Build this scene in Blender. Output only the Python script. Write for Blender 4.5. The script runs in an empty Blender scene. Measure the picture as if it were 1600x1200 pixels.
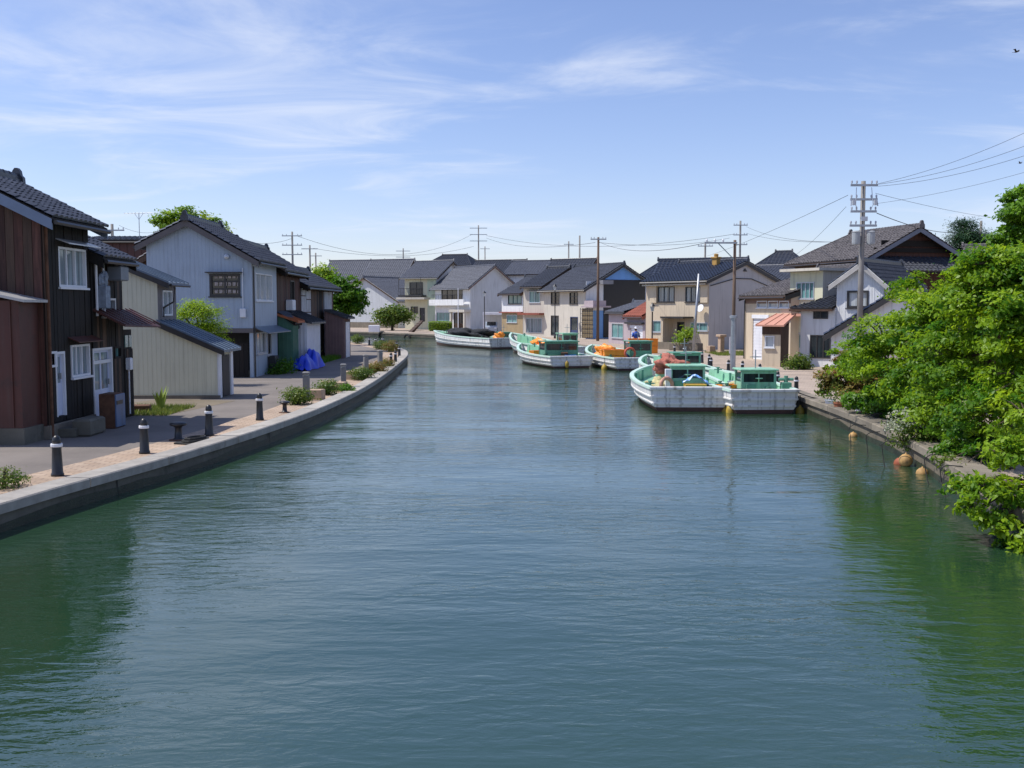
import bpy, math, random
import numpy as np
from mathutils import Vector, Matrix
random.seed(7); rng = np.random.default_rng(7)
R = math.radians
S = bpy.context.scene
COL = S.collection

# ------------------------------------------------------------------ camera
FPX, CAMH = 1566.0, 3.1                     # focal length in photo pixels (1600 wide), eye height over the quay
PITCH = math.atan(118 / FPX)
cam_d = bpy.data.cameras.new('camera'); cam = bpy.data.objects.new('camera', cam_d); COL.objects.link(cam)
cam_d.sensor_width = 36; cam_d.lens = 36 * FPX / 1600; cam_d.clip_end = 6000; cam_d.clip_start = .1
cam.location = (0, 0, CAMH); cam.rotation_euler = (math.pi / 2 - PITCH, 0, 0)
S.camera = cam

# ------------------------------------------------------------------ sky and sun
SUN = Vector((-.62, .03, 1)).normalized()    # direction towards the sun
w = bpy.data.worlds.new('World'); S.world = w; w.use_nodes = True
nt = w.node_tree; nt.nodes.clear()
def N(t, tree=None, **kw):
    n = (tree or nt).nodes.new(t)
    for k, v in kw.items(): setattr(n, k, v)
    return n
L = lambda a, b: nt.links.new(a, b)
out = N('ShaderNodeOutputWorld'); bg = N('ShaderNodeBackground'); sky = N('ShaderNodeTexSky', sky_type='NISHITA')
sky.sun_disc = False; sky.sun_elevation = math.asin(SUN.z); sky.sun_rotation = math.atan2(SUN.x, SUN.y)
sky.air_density = 1.0; sky.dust_density = .35; sky.ozone_density = 2.6; sky.altitude = 0
bg.inputs['Strength'].default_value = .15
tc = N('ShaderNodeTexCoord'); sp = N('ShaderNodeSeparateXYZ'); L(tc.outputs['Generated'], sp.inputs[0])
def mth(op, a, b=None, c=None, clamp=False):
    n = N('ShaderNodeMath', operation=op, use_clamp=clamp)
    for i, q in enumerate((a, b, c)):
        if q is None: continue
        if isinstance(q, (int, float)): n.inputs[i].default_value = q
        else: L(q, n.inputs[i])
    return n.outputs[0]
zz = mth('ADD', mth('MAXIMUM', sp.outputs[2], 0.0), .09)
cx = mth('DIVIDE', mth('MULTIPLY', sp.outputs[0], -1.0), zz); cy = mth('DIVIDE', sp.outputs[1], zz)
cmb = N('ShaderNodeCombineXYZ'); L(cx, cmb.inputs[0]); L(cy, cmb.inputs[1])
mp = N('ShaderNodeMapping'); L(cmb.outputs[0], mp.inputs[0])
mp.inputs['Location'].default_value = (4.4, 8.8, 1); mp.inputs['Rotation'].default_value = (0, 0, R(-14)); mp.inputs['Scale'].default_value = (.8, 1.25, 1)
n1 = N('ShaderNodeTexNoise'); L(mp.outputs[0], n1.inputs['Vector'])
n1.inputs['Scale'].default_value = 1.5; n1.inputs['Detail'].default_value = 9; n1.inputs['Roughness'].default_value = .6; n1.inputs['Distortion'].default_value = .7
mp2 = N('ShaderNodeMapping'); L(cmb.outputs[0], mp2.inputs[0]); mp2.inputs['Location'].default_value = (.4, 1.2, 9)
n2 = N('ShaderNodeTexNoise'); L(mp2.outputs[0], n2.inputs['Vector']); n2.inputs['Scale'].default_value = .42; n2.inputs['Detail'].default_value = 2
dens = mth('ADD', n1.outputs[0], mth('MULTIPLY', mth('SUBTRACT', n2.outputs[0], .5), 1.1))
mr = N('ShaderNodeMapRange', interpolation_type='SMOOTHSTEP'); L(dens, mr.inputs[0])
mr.inputs[1].default_value = .47; mr.inputs[2].default_value = .90; mr.inputs[4].default_value = .72
mix = N('ShaderNodeMix', data_type='RGBA')
hs = N('ShaderNodeHueSaturation'); hs.inputs['Saturation'].default_value = 1.0; L(sky.outputs[0], hs.inputs['Color'])
tint = N('ShaderNodeMix', data_type='RGBA', blend_type='MULTIPLY'); tint.inputs[0].default_value = 1; L(hs.outputs[0], tint.inputs[6]); tint.inputs[7].default_value = (.99, .925, 1.07, 1)
L(mr.outputs[0], mix.inputs[0]); L(tint.outputs[2], mix.inputs[6]); mix.inputs[7].default_value = (5.6, 6.0, 6.9, 1)
L(mix.outputs[2], bg.inputs[0]); L(bg.outputs[0], out.inputs[0])
sl = bpy.data.lights.new('sun', 'SUN'); sl.energy = 5.0; sl.angle = R(.53); sl.color = (1, .955, .88)
so = bpy.data.objects.new('sun', sl); COL.objects.link(so); so.rotation_euler = SUN.to_track_quat('Z', 'Y').to_euler()
S.view_settings.view_transform = 'Standard'; S.view_settings.look = 'None'; S.view_settings.exposure = 0; S.view_settings.gamma = 1

# ------------------------------------------------------------------ measuring helpers: a photo pixel to a place in the world
def ray(px, py):
    x, z = (px - 800) / FPX, (600 - py) / FPX
    return Vector((x, math.cos(PITCH) + z * math.sin(PITCH), -math.sin(PITCH) + z * math.cos(PITCH)))
def G(px, py, z=0.0):                        # point on the level z
    r = ray(px, py); t = (z - CAMH) / r.z
    return Vector((r.x * t, r.y * t, z))
def at(px, py, Y):                           # point at the depth Y
    r = ray(px, py); return Vector((0, 0, CAMH)) + r * (Y / r.y)
def XY(px, Y): p = at(px, 520, Y); return Vector((p.x, p.y, 0))

# ------------------------------------------------------------------ materials
MATS = {}
def mat(name, col, rough=.7, var=.18, scale=1.2, streak=0.0, bump=0.0, bscale=30, metal=0.0, spec=.5, col2=None, wood=False, coat=0.0, patch=0.0, patchcol=(.05, .03, .02), rnd=0.0):
    if name in MATS: return MATS[name]
    m = bpy.data.materials.new(name); m.use_nodes = True; t = m.node_tree; b = t.nodes['Principled BSDF']
    l = t.links.new
    g = N('ShaderNodeNewGeometry', t); mpn = N('ShaderNodeMapping', t); l(g.outputs['Position'], mpn.inputs[0])
    n = N('ShaderNodeTexNoise', t); n.inputs['Scale'].default_value = scale; n.inputs['Detail'].default_value = 6; n.inputs['Roughness'].default_value = .62
    if wood: mpn.inputs['Scale'].default_value = (14, 14, 1.1)
    l(mpn.outputs[0], n.inputs['Vector'])
    mx = N('ShaderNodeMix', t, data_type='RGBA')
    mrn = N('ShaderNodeMapRange', t); l(n.outputs[0], mrn.inputs[0]); mrn.inputs[1].default_value = .3; mrn.inputs[2].default_value = .7
    l(mrn.outputs[0], mx.inputs[0])
    c = Vector(col)
    a = tuple(c * (1 - var)) + (1,); d = tuple(col2) + (1,) if col2 else tuple(min(1, q * (1 + var)) for q in c) + (1,)
    mx.inputs[6].default_value = a; mx.inputs[7].default_value = d
    o = mx.outputs[2]
    if streak:                               # rain streaks running down
        ms = N('ShaderNodeMapping', t); l(g.outputs['Position'], ms.inputs[0]); ms.inputs['Scale'].default_value = (4.5, 4.5, .35)
        ns = N('ShaderNodeTexNoise', t); l(ms.outputs[0], ns.inputs['Vector']); ns.inputs['Scale'].default_value = 1.6; ns.inputs['Detail'].default_value = 5
        rs = N('ShaderNodeMapRange', t); l(ns.outputs[0], rs.inputs[0]); rs.inputs[1].default_value = .52; rs.inputs[2].default_value = .78; rs.inputs[4].default_value = streak
        m2 = N('ShaderNodeMix', t, data_type='RGBA'); l(rs.outputs[0], m2.inputs[0]); l(o, m2.inputs[6]); m2.inputs[7].default_value = (.09, .075, .06, 1)
        o = m2.outputs[2]
    if patch:                                # stains with an outline of their own
        npn = N('ShaderNodeTexNoise', t); l(g.outputs['Position'], npn.inputs['Vector']); npn.inputs['Scale'].default_value = 1.9; npn.inputs['Detail'].default_value = 8; npn.inputs['Roughness'].default_value = .7
        rp = N('ShaderNodeMapRange', t); l(npn.outputs[0], rp.inputs[0]); rp.inputs[1].default_value = .55; rp.inputs[2].default_value = .63; rp.inputs[4].default_value = patch
        m3 = N('ShaderNodeMix', t, data_type='RGBA'); l(rp.outputs[0], m3.inputs[0]); l(o, m3.inputs[6]); m3.inputs[7].default_value = tuple(patchcol) + (1,)
        o = m3.outputs[2]
    if rnd:                                  # piece-to-piece difference
        oi = N('ShaderNodeObjectInfo', t); rr = N('ShaderNodeMapRange', t); l(oi.outputs['Random'], rr.inputs[0]); rr.inputs[3].default_value = 1 - rnd; rr.inputs[4].default_value = 1 + rnd
        mv = N('ShaderNodeMix', t, data_type='RGBA', blend_type='MULTIPLY'); mv.inputs[0].default_value = 1; l(o, mv.inputs[6]); l(rr.outputs[0], mv.inputs[7]); o = mv.outputs[2]
    l(o, b.inputs['Base Color'])
    b.inputs['Roughness'].default_value = rough; b.inputs['Metallic'].default_value = metal; b.inputs['Specular IOR Level'].default_value = spec
    b.inputs['Coat Weight'].default_value = coat
    if bump:
        nb = N('ShaderNodeTexNoise', t); l(g.outputs['Position'] if not wood else mpn.outputs[0], nb.inputs['Vector']); nb.inputs['Scale'].default_value = bscale; nb.inputs['Detail'].default_value = 5
        bp = N('ShaderNodeBump', t); bp.inputs['Strength'].default_value = bump; bp.inputs['Distance'].default_value = .02
        l(nb.outputs[0], bp.inputs['Height']); l(bp.outputs[0], b.inputs['Normal'])
    MATS[name] = m
    return m

def glass(name, col, stripes=0.0):
    if name in MATS: return MATS[name]
    m = bpy.data.materials.new(name); m.use_nodes = True; t = m.node_tree; b = t.nodes['Principled BSDF']; l = t.links.new
    g = N('ShaderNodeNewGeometry', t); mpn = N('ShaderNodeMapping', t); l(g.outputs['Position'], mpn.inputs[0]); mpn.inputs['Scale'].default_value = (7, 7, .25)
    n = N('ShaderNodeTexNoise', t); l(mpn.outputs[0], n.inputs['Vector']); n.inputs['Scale'].default_value = 1.4; n.inputs['Detail'].default_value = 3
    mx = N('ShaderNodeMix', t, data_type='RGBA'); rr = N('ShaderNodeMapRange', t); l(n.outputs[0], rr.inputs[0]); rr.inputs[1].default_value = .35; rr.inputs[2].default_value = .65
    l(rr.outputs[0], mx.inputs[0]); c = Vector(col); k = stripes if stripes else .3
    mx.inputs[6].default_value = tuple(c * (1 - k)) + (1,); mx.inputs[7].default_value = tuple(c * (1 + k)) + (1,)
    l(mx.outputs[2], b.inputs['Base Color']); b.inputs['Roughness'].default_value = .06; b.inputs['Specular IOR Level'].default_value = .6
    MATS[name] = m; return m

def pavers(name, c1, c2, mortar, sc, bw, bh, bump=.3, rot=0.0):
    m = bpy.data.materials.new(name); m.use_nodes = True; t = m.node_tree; b = t.nodes['Principled BSDF']; l = t.links.new
    g = N('ShaderNodeNewGeometry', t); mpn = N('ShaderNodeMapping', t); l(g.outputs['Position'], mpn.inputs[0]); mpn.inputs['Rotation'].default_value = (0, 0, rot)
    br = N('ShaderNodeTexBrick', t); l(mpn.outputs[0], br.inputs['Vector']); br.inputs['Scale'].default_value = sc
    br.inputs['Color1'].default_value = c1 + (1,); br.inputs['Color2'].default_value = c2 + (1,); br.inputs['Mortar'].default_value = mortar + (1,)
    br.inputs['Mortar Size'].default_value = .012; br.inputs['Brick Width'].default_value = bw; br.inputs['Row Height'].default_value = bh; br.inputs['Bias'].default_value = 0
    n = N('ShaderNodeTexNoise', t); l(g.outputs['Position'], n.inputs['Vector']); n.inputs['Scale'].default_value = .55; n.inputs['Detail'].default_value = 9; n.inputs['Roughness'].default_value = .7
    rr = N('ShaderNodeMapRange', t); l(n.outputs[0], rr.inputs[0]); rr.inputs[1].default_value = .3; rr.inputs[2].default_value = .7; rr.inputs[3].default_value = .72; rr.inputs[4].default_value = 1.18
    mu = N('ShaderNodeMix', t, data_type='RGBA', blend_type='MULTIPLY'); mu.inputs[0].default_value = 1
    l(br.outputs['Color'], mu.inputs[6]); l(rr.outputs[0], mu.inputs[7]); l(mu.outputs[2], b.inputs['Base Color']); b.inputs['Roughness'].default_value = .88
    bp = N('ShaderNodeBump', t); bp.inputs['Strength'].default_value = bump; bp.inputs['Distance'].default_value = .01; l(br.outputs['Fac'], bp.inputs['Height']); bp.invert = True
    l(bp.outputs[0], b.inputs['Normal'])
    MATS[name] = m; return m

def leafmat(name, c1, c2, trans=.35):
    m = bpy.data.materials.new(name); m.use_nodes = True; t = m.node_tree; t.nodes.clear(); l = t.links.new
    o = N('ShaderNodeOutputMaterial', t); a = N('ShaderNodeAttribute', t); a.attribute_name = 'tint'
    mx = N('ShaderNodeMix', t, data_type='RGBA'); l(a.outputs['Fac'], mx.inputs[0]); mx.inputs[6].default_value = c1 + (1,); mx.inputs[7].default_value = c2 + (1,)
    p = N('ShaderNodeBsdfPrincipled', t); l(mx.outputs[2], p.inputs['Base Color']); p.inputs['Roughness'].default_value = .45; p.inputs['Specular IOR Level'].default_value = .35
    tr = N('ShaderNodeBsdfTranslucent', t); hv = N('ShaderNodeHueSaturation', t); hv.inputs['Value'].default_value = 1.7; hv.inputs['Hue'].default_value = .485; l(mx.outputs[2], hv.inputs['Color']); l(hv.outputs[0], tr.inputs[0])
    ms = N('ShaderNodeMixShader', t); ms.inputs[0].default_value = trans; l(p.outputs[0], ms.inputs[1]); l(tr.outputs[0], ms.inputs[2]); l(ms.outputs[0], o.inputs[0])
    MATS[name] = m; return m

wood_dark = mat('dark_weathered_wood', (.008, .005, .0035), .8, .5, 1.0, rnd=.5, wood=True, bump=.5, bscale=2)
wood_red = mat('red_brown_weathered_wood', (.060, .022, .016), .8, .4, 1.0, rnd=.35, wood=True, bump=.5, bscale=2, col2=(.105, .045, .032), patch=.55, patchcol=(.05, .022, .015))
wood_mid = mat('brown_wood', (.075, .042, .026), .75, .35, 1.0, rnd=.3, wood=True, bump=.4, bscale=2)
tile_dark = mat('dark_grey_roof_tile', (.036, .040, .052), .42, .5, 4.5, rnd=.25, bump=.15, bscale=12, spec=.6)
tile_blue = mat('blue_grey_roof_tile', (.026, .033, .052), .38, .45, 4.5, spec=.6)
tile_brown = mat('weathered_brown_grey_roof_tile', (.060, .052, .056), .5, .6, 7.0, col2=(.17, .155, .155), bump=.2, bscale=12)
tile_grey = mat('light_grey_roof_tile', (.085, .092, .115), .5, .45, 5)
cream = mat('cream_render', (.60, .50, .37), .85, .06, .6, streak=.32, bump=.1)
cream2 = mat('pale_beige_render', (.56, .52, .45), .85, .07, .6, streak=.32, bump=.1)
tan_ = mat('ochre_tile_cladding', (.33, .25, .14), .7, .12, 2, streak=.2)
white_r = mat('white_render', (.72, .73, .74), .8, .05, .6, streak=.32, bump=.08)
lgrey_r = mat('light_grey_render', (.50, .53, .56), .8, .05, .6, streak=.32)
warmgrey_r = mat('warm_grey_render', (.52, .51, .50), .85, .06, .5, streak=.32)
yellow_r = mat('pale_yellow_render', (.62, .60, .44), .85, .06, .8, streak=.32)
green_r = mat('pale_green_render', (.46, .54, .42), .85, .06, .8, streak=.32)
bluewall = mat('blue_grey_ribbed_metal', (.36, .43, .52), .5, .08, .7, streak=.3)
creamrib = mat('cream_ribbed_metal', (.62, .60, .46), .5, .06, .7, streak=.2)
blueg = mat('sky_blue_boarding', (.16, .36, .74), .6, .08, 1, streak=.1)
blackw = mat('black_stained_boarding', (.018, .018, .022), .6, .3, 1.5, wood=True)
greysteel = mat('galvanised_steel', (.36, .38, .41), .4, .15, 3, metal=.6)
darksteel = mat('dark_bronze_aluminium', (.035, .032, .032), .4, .2, 3)
whiteal = mat('white_aluminium', (.70, .72, .76), .4, .06, 3)
silver = mat('silver_aluminium', (.50, .52, .56), .35, .06, 3, metal=.4)
concrete = mat('weathered_concrete', (.20, .172, .135), .9, .25, 1.1, rnd=.15, streak=.35, bump=.4, bscale=14, patch=.3, patchcol=(.11, .10, .08))
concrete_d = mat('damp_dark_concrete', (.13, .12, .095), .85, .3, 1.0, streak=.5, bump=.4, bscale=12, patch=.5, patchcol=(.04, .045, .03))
granite = mat('pale_granite', (.35, .325, .29), .8, .2, 3, streak=.0, rnd=.12, patch=.35, patchcol=(.16, .145, .12), bump=.25, bscale=40)
tanstone = mat('tan_stone', (.42, .31, .22), .85, .2, 4, bump=.4, bscale=18)
blackiron = mat('black_painted_iron', (.020, .021, .024), .38, .25, 4)
rust = mat('rusty_iron', (.12, .055, .03), .85, .4, 4, bump=.4)
polewood = mat('weathered_pole', (.13, .085, .06), .85, .3, 2, wood=True)
poleconc = mat('grey_concrete_pole', (.22, .21, .20), .8, .15, 2)
redroof = mat('red_brown_metal_roof', (.27, .075, .045), .55, .2, 1.5, streak=.2)
pinkroof = mat('faded_salmon_metal_roof', (.55, .27, .19), .6, .12, 1.5, streak=.15)
gmint = mat('mint_green_boat_paint', (.27, .53, .37), .5, .12, 2, coat=.1, streak=.45, bump=.06, patch=.3, patchcol=(.20, .33, .24))
gmint_d = mat('worn_dark_green_boat_paint', (.11, .28, .20), .5, .2, 2, streak=.25)
hullw = mat('white_boat_gelcoat', (.74, .73, .71), .4, .08, 1.2, streak=.85, coat=.1, patch=.35, patchcol=(.36, .27, .19))
antif = mat('brown_antifouling', (.075, .035, .028), .7, .3, 3)
deckc = mat('cream_deck', (.55, .53, .40), .7, .2, 3)
orange = mat('orange_plastic', (.85, .27, .02), .45, .12, 3)
yellowf = mat('yellow_fender', (.38, .26, .03), .6, .3, 4, streak=.6)
rubber = mat('black_rubber', (.018, .018, .018), .8, .3, 5)
netm = mat('black_fishing_net', (.022, .024, .030), .95, .5, 8, bump=1.0, bscale=40)
netred = mat('salmon_fishing_net', (.42, .15, .11), .95, .4, 9, bump=1.0, bscale=50)
netcream = mat('cream_fishing_net', (.50, .45, .24), .95, .35, 9, bump=1.0, bscale=50)
bluetarp = mat('blue_tarpaulin', (.008, .05, .62), .4, .2, 3, bump=.4, bscale=8)
bluepl = mat('blue_plastic', (.02, .15, .55), .4, .2, 3)
whitep = mat('white_paint', (.75, .76, .80), .5, .06, 2, streak=.14)
door_w = mat('white_painted_door', (.55, .60, .74), .5, .06, 2, streak=.1)
greenwall = mat('green_corrugated_metal', (.07, .18, .125), .5, .15, 2, streak=.2)
pinkwall = mat('dusty_pink_metal', (.20, .125, .12), .6, .12, 2, streak=.2)
redmetal = mat('dull_red_brown_metal', (.085, .026, .019), .55, .2, 1.3, streak=.3, patch=.5, patchcol=(.04, .022, .018))
pinkgrey = mat('pinkish_grey_render', (.42, .35, .37), .8, .08, 1, streak=.2)
bark = mat('tree_bark', (.075, .052, .036), .9, .4, 5, wood=True, bump=.8, bscale=3)
glass_d = glass('dark_window_glass', (.022, .030, .036))
glass_c = glass('curtained_window_glass', (.22, .27, .29), .45)
glass_g = glass('green_curtained_glass', (.13, .27, .27), .35)
glass_w = glass('white_curtained_glass', (.42, .46, .48), .25)
skin = mat('skin', (.42, .24, .16), .6, .06, 3); cloth_b = mat('blue_cloth', (.03, .10, .42), .85, .2, 6); cloth_d = mat('dark_cloth', (.03, .035, .05), .9, .2, 6)
leaf_a = leafmat('cherry_leaf', (.044, .15, .008), (.235, .365, .014), .46)
leaf_b = leafmat('broad_leaf', (.030, .115, .009), (.13, .27, .014), .42)
leaf_y = leafmat('fresh_yellow_green_leaf', (.10, .22, .018), (.27, .37, .03), .45)
leaf_r = leafmat('reddish_young_leaf', (.10, .15, .02), (.26, .15, .04))
leaf_p = leafmat('pine_needle', (.014, .050, .020), (.035, .085, .026), .12)
leaf_s = leafmat('street_bush_leaf', (.045, .11, .015), (.15, .20, .025))
leaf_f = leafmat('white_blossom', (.30, .33, .22), (.52, .54, .44), .3)
leaf_g = leafmat('grass_blade', (.075, .14, .02), (.22, .25, .05), .3)

# ------------------------------------------------------------------ mesh builder
class MB:
    def __init__(s): s.v = []; s.f = []
    def add(s, v, f):
        o = len(s.v); s.v += [tuple(p) for p in v]; s.f += [tuple(i + o for i in q) for q in f]
    def box(s, c, d, rz=0.0, ch=0.0):
        x, y, z = d[0] / 2, d[1] / 2, d[2] / 2; co, si = math.cos(rz), math.sin(rz)
        if ch and min(x, y, z) > ch * 1.2:   # chamfered box
            v = []
            for a, b, zz in ((x - ch, y - ch, -z), (x, y, -z + ch), (x, y, z - ch), (x - ch, y - ch, z)):
                v += [(-a, -b, zz), (a, -b, zz), (a, b, zz), (-a, b, zz)]
            f = [(3, 2, 1, 0), (12, 13, 14, 15)]
            for k in range(3):
                for i in range(4): f.append((k * 4 + i, k * 4 + (i + 1) % 4, k * 4 + 4 + (i + 1) % 4, k * 4 + 4 + i))
        else:
            v = [(-x, -y, -z), (x, -y, -z), (x, y, -z), (-x, y, -z), (-x, -y, z), (x, -y, z), (x, y, z), (-x, y, z)]
            f = [(3, 2, 1, 0), (4, 5, 6, 7), (0, 1, 5, 4), (1, 2, 6, 5), (2, 3, 7, 6), (3, 0, 4, 7)]
        s.add([(c[0] + p[0] * co - p[1] * si, c[1] + p[0] * si + p[1] * co, c[2] + p[2]) for p in v], f); return s
    def bx(s, x0, x1, y0, y1, z0, z1, ch=0.0): return s.box(((x0 + x1) / 2, (y0 + y1) / 2, (z0 + z1) / 2), (abs(x1 - x0), abs(y1 - y0), abs(z1 - z0)), 0, ch)
    def quad(s, *p): s.add(p, [tuple(range(len(p)))]); return s
    def extr(s, poly, d):                    # polygon (3-D points) pushed along the vector d
        n = len(poly); d = Vector(d); a = [Vector(p) for p in poly]
        s.add(a + [p + d for p in a], [tuple(range(n))[::-1], tuple(range(n, 2 * n))] + [(i, (i + 1) % n, n + (i + 1) % n, n + i) for i in range(n)]); return s
    def tube(s, pts, r, n=6, cap=True):
        pts = [Vector(p) for p in pts]; rr = r if isinstance(r, (list, tuple)) else [r] * len(pts); v = []; f = []
        for i, p in enumerate(pts):
            t = (pts[min(i + 1, len(pts) - 1)] - pts[max(i - 1, 0)]).normalized()
            a = t.cross(Vector((0, 0, 1)) if abs(t.z) < .95 else Vector((1, 0, 0))).normalized(); b = t.cross(a)
            for k in range(n):
                an = 2 * math.pi * k / n; v.append(p + (a * math.cos(an) + b * math.sin(an)) * rr[i])
        for i in range(len(pts) - 1):
            for k in range(n): f.append((i * n + k, i * n + (k + 1) % n, (i + 1) * n + (k + 1) % n, (i + 1) * n + k))
        if cap: f += [tuple(range(n))[::-1], tuple(range((len(pts) - 1) * n, len(pts) * n))]
        s.add(v, f); return s
    def lathe(s, prof, c=(0, 0, 0), n=16):
        v = []; f = []
        for r, z in prof:
            for k in range(n): an = 2 * math.pi * k / n; v.append((c[0] + r * math.cos(an), c[1] + r * math.sin(an), c[2] + z))
        for i in range(len(prof) - 1):
            for k in range(n): f.append((i * n + k, i * n + (k + 1) % n, (i + 1) * n + (k + 1) % n, (i + 1) * n + k))
        f += [tuple(range(n))[::-1], tuple(range((len(prof) - 1) * n, len(prof) * n))]
        s.add(v, f); return s
    def blob(s, c, r, seed=0, n=10, amp=.18):
        rd = random.Random(seed); ph = [rd.uniform(0, 6.28) for _ in range(6)]; v = []; f = []
        for i in range(n + 1):
            th = math.pi * i / n
            for k in range(2 * n):
                an = math.pi * k / n; d = Vector((math.sin(th) * math.cos(an), math.sin(th) * math.sin(an), math.cos(th)))
                q = 1 + amp * (math.sin(3.1 * d.x + ph[0]) * math.sin(4 * d.y + ph[1]) + .6 * math.sin(7 * d.z + 5 * d.x + ph[2]) + .4 * math.sin(11 * d.y + ph[3]) + .3 * math.sin(19 * d.x + 13 * d.y + ph[4]) + .22 * math.sin(23 * d.z + 17 * d.y + ph[5]))
                v.append((c[0] + d.x * r[0] * q, c[1] + d.y * r[1] * q, c[2] + d.z * r[2] * q))
        for i in range(n):
            for k in range(2 * n): f.append((i * 2 * n + k, (i + 1) * 2 * n + k, (i + 1) * 2 * n + (k + 1) % (2 * n), i * 2 * n + (k + 1) % (2 * n)))
        s.add(v, f); return s
    def mesh(s, name, m, smooth=False):
        me = bpy.data.meshes.new(name); me.from_pydata(s.v, [], s.f); me.materials.append(m)
        if smooth: me.polygons.foreach_set('use_smooth', [True] * len(me.polygons))
        me.update(); return me
    def build(s, name, m, parent=None, smooth=False, loc=None, rz=0.0):
        o = bpy.data.objects.new(name, s.mesh(name, m, smooth)); COL.objects.link(o)
        if parent: o.parent = parent
        if loc is not None: o.location = loc
        o.rotation_euler.z = rz; return o
def tag(o, label, cat, group=None):
    o['label'] = label; o['category'] = cat
    if group: o['group'] = group
    return o
def struct(o): o['kind'] = 'structure'; return o
def stuff(o, label=None, cat=None):
    o['kind'] = 'stuff'
    if label: o['label'] = label; o['category'] = cat
    return o
ORD = ['first', 'second', 'third', 'fourth', 'fifth', 'sixth', 'seventh', 'eighth', 'ninth', 'tenth']
def empty(name, loc, rz, label, cat, group=None):
    o = bpy.data.objects.new(name, None); COL.objects.link(o); o.location = loc; o.rotation_euler.z = rz; o.empty_display_size = .2
    return tag(o, label, cat, group)
def inst(name, me, parent=None, M=None, loc=None, rz=0.0, sc=None):
    o = bpy.data.objects.new(name, me); COL.objects.link(o)
    if parent: o.parent = parent
    if M is not None: o.matrix_basis = M
    else:
        if loc is not None: o.location = loc
        o.rotation_euler.z = rz
        if sc: o.scale = sc
    return o
def copy_tree(o, parent=None):
    c = o.copy(); COL.objects.link(c); c.parent = parent
    for ch in list(o.children): copy_tree(ch, c)
    return c
UNIT = {}
def unit(m, name):                           # shared unit box per material
    k = (m.name, name)
    if k not in UNIT: UNIT[k] = MB().box((0, 0, 0), (1, 1, 1), 0, .0).mesh(name, m)
    return UNIT[k]
def smooth_line(pts, step=1.0):
    P = [Vector(p) for p in pts]; P = [2 * P[0] - P[1]] + P + [2 * P[-1] - P[-2]]; o = []
    for i in range(1, len(P) - 2):
        n = max(1, int((P[i + 1] - P[i]).length / step))
        for k in range(n):
            t = k / n; a, b, c, d = P[i - 1], P[i], P[i + 1], P[i + 2]
            o.append(.5 * ((2 * b) + (c - a) * t + (2 * a - 5 * b + 4 * c - d) * t * t + (3 * b - a - 3 * c + d) * t ** 3))
    o.append(P[-2]); return o

# ------------------------------------------------------------------ water, banks and quays
WZ = -.37
def water_mat():
    m = bpy.data.materials.new('canal_water'); m.use_nodes = True; t = m.node_tree; b = t.nodes['Principled BSDF']; l = t.links.new
    g = N('ShaderNodeNewGeometry', t)
    def noise(scl, sx, sy, det, rot=0.0, rough=.55, dist=0.0):
        mpn = N('ShaderNodeMapping', t); l(g.outputs['Position'], mpn.inputs[0]); mpn.inputs['Scale'].default_value = (sx, sy, 1); mpn.inputs['Rotation'].default_value = (0, 0, rot)
        n = N('ShaderNodeTexNoise', t); l(mpn.outputs[0], n.inputs['Vector']); n.inputs['Scale'].default_value = scl; n.inputs['Detail'].default_value = det; n.inputs['Roughness'].default_value = rough; n.inputs['Distortion'].default_value = dist
        return n.outputs[0]
    def M2(op, a, c):
        n = N('ShaderNodeMath', t, operation=op)
        for i, q in enumerate((a, c)):
            if isinstance(q, (int, float)): n.inputs[i].default_value = q
            else: l(q, n.inputs[i])
        return n.outputs[0]
    gust = N('ShaderNodeMapRange', t); l(noise(.16, .5, 1.0, 3, .2), gust.inputs[0]); gust.inputs[1].default_value = .35; gust.inputs[2].default_value = .68; gust.inputs[3].default_value = .12; gust.inputs[4].default_value = 1.4
    h = M2('MULTIPLY', noise(1.5, .34, 1.0, 4, .05, .5, .3), .055)
    h = M2('ADD', h, M2('MULTIPLY', noise(5.5, .45, 1.0, 4, -.12, .55, .4), M2('MULTIPLY', gust.outputs[0], .046)))
    h = M2('ADD', h, M2('MULTIPLY', noise(.35, .5, 1.0, 2, .1), .10))
    bp = N('ShaderNodeBump', t); bp.inputs['Strength'].default_value = 1; bp.inputs['Distance'].default_value = .42; l(h, bp.inputs['Height']); l(bp.outputs[0], b.inputs['Normal'])
    mx = N('ShaderNodeMix', t, data_type='RGBA'); l(noise(.12, 1, 1, 3), mx.inputs[0]); mx.inputs[6].default_value = (.014, .042, .018, 1); mx.inputs[7].default_value = (.019, .052, .026, 1)
    l(mx.outputs[2], b.inputs['Base Color']); b.inputs['Roughness'].default_value = .02; b.inputs['IOR'].default_value = 2.2; b.inputs['Specular IOR Level'].default_value = .5
    return m
wm = MB(); wm.quad((-600, -60, WZ), (500, -60, WZ), (500, 700, WZ), (-600, 700, WZ)); struct(wm.build('water', water_mat()))
left_q = smooth_line([(-10.2, -30, 0), (-9.2, 5, 0), (-7.95, 15.26, 0), (-7.02, 20.2, 0), (-6.36, 24.7, 0), (-5.88, 30, 0), (-5.7, 37, 0), (-5.85, 45.3, 0), (-6.35, 57, 0), (-6.9, 66, 0), (-7.9, 73.5, 0), (-10, 81, 0), (-13.2, 89, 0), (-17.5, 96, 0), (-26, 104, 0), (-60, 122, 0), (-300, 190, 0)], 1.0)
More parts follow.
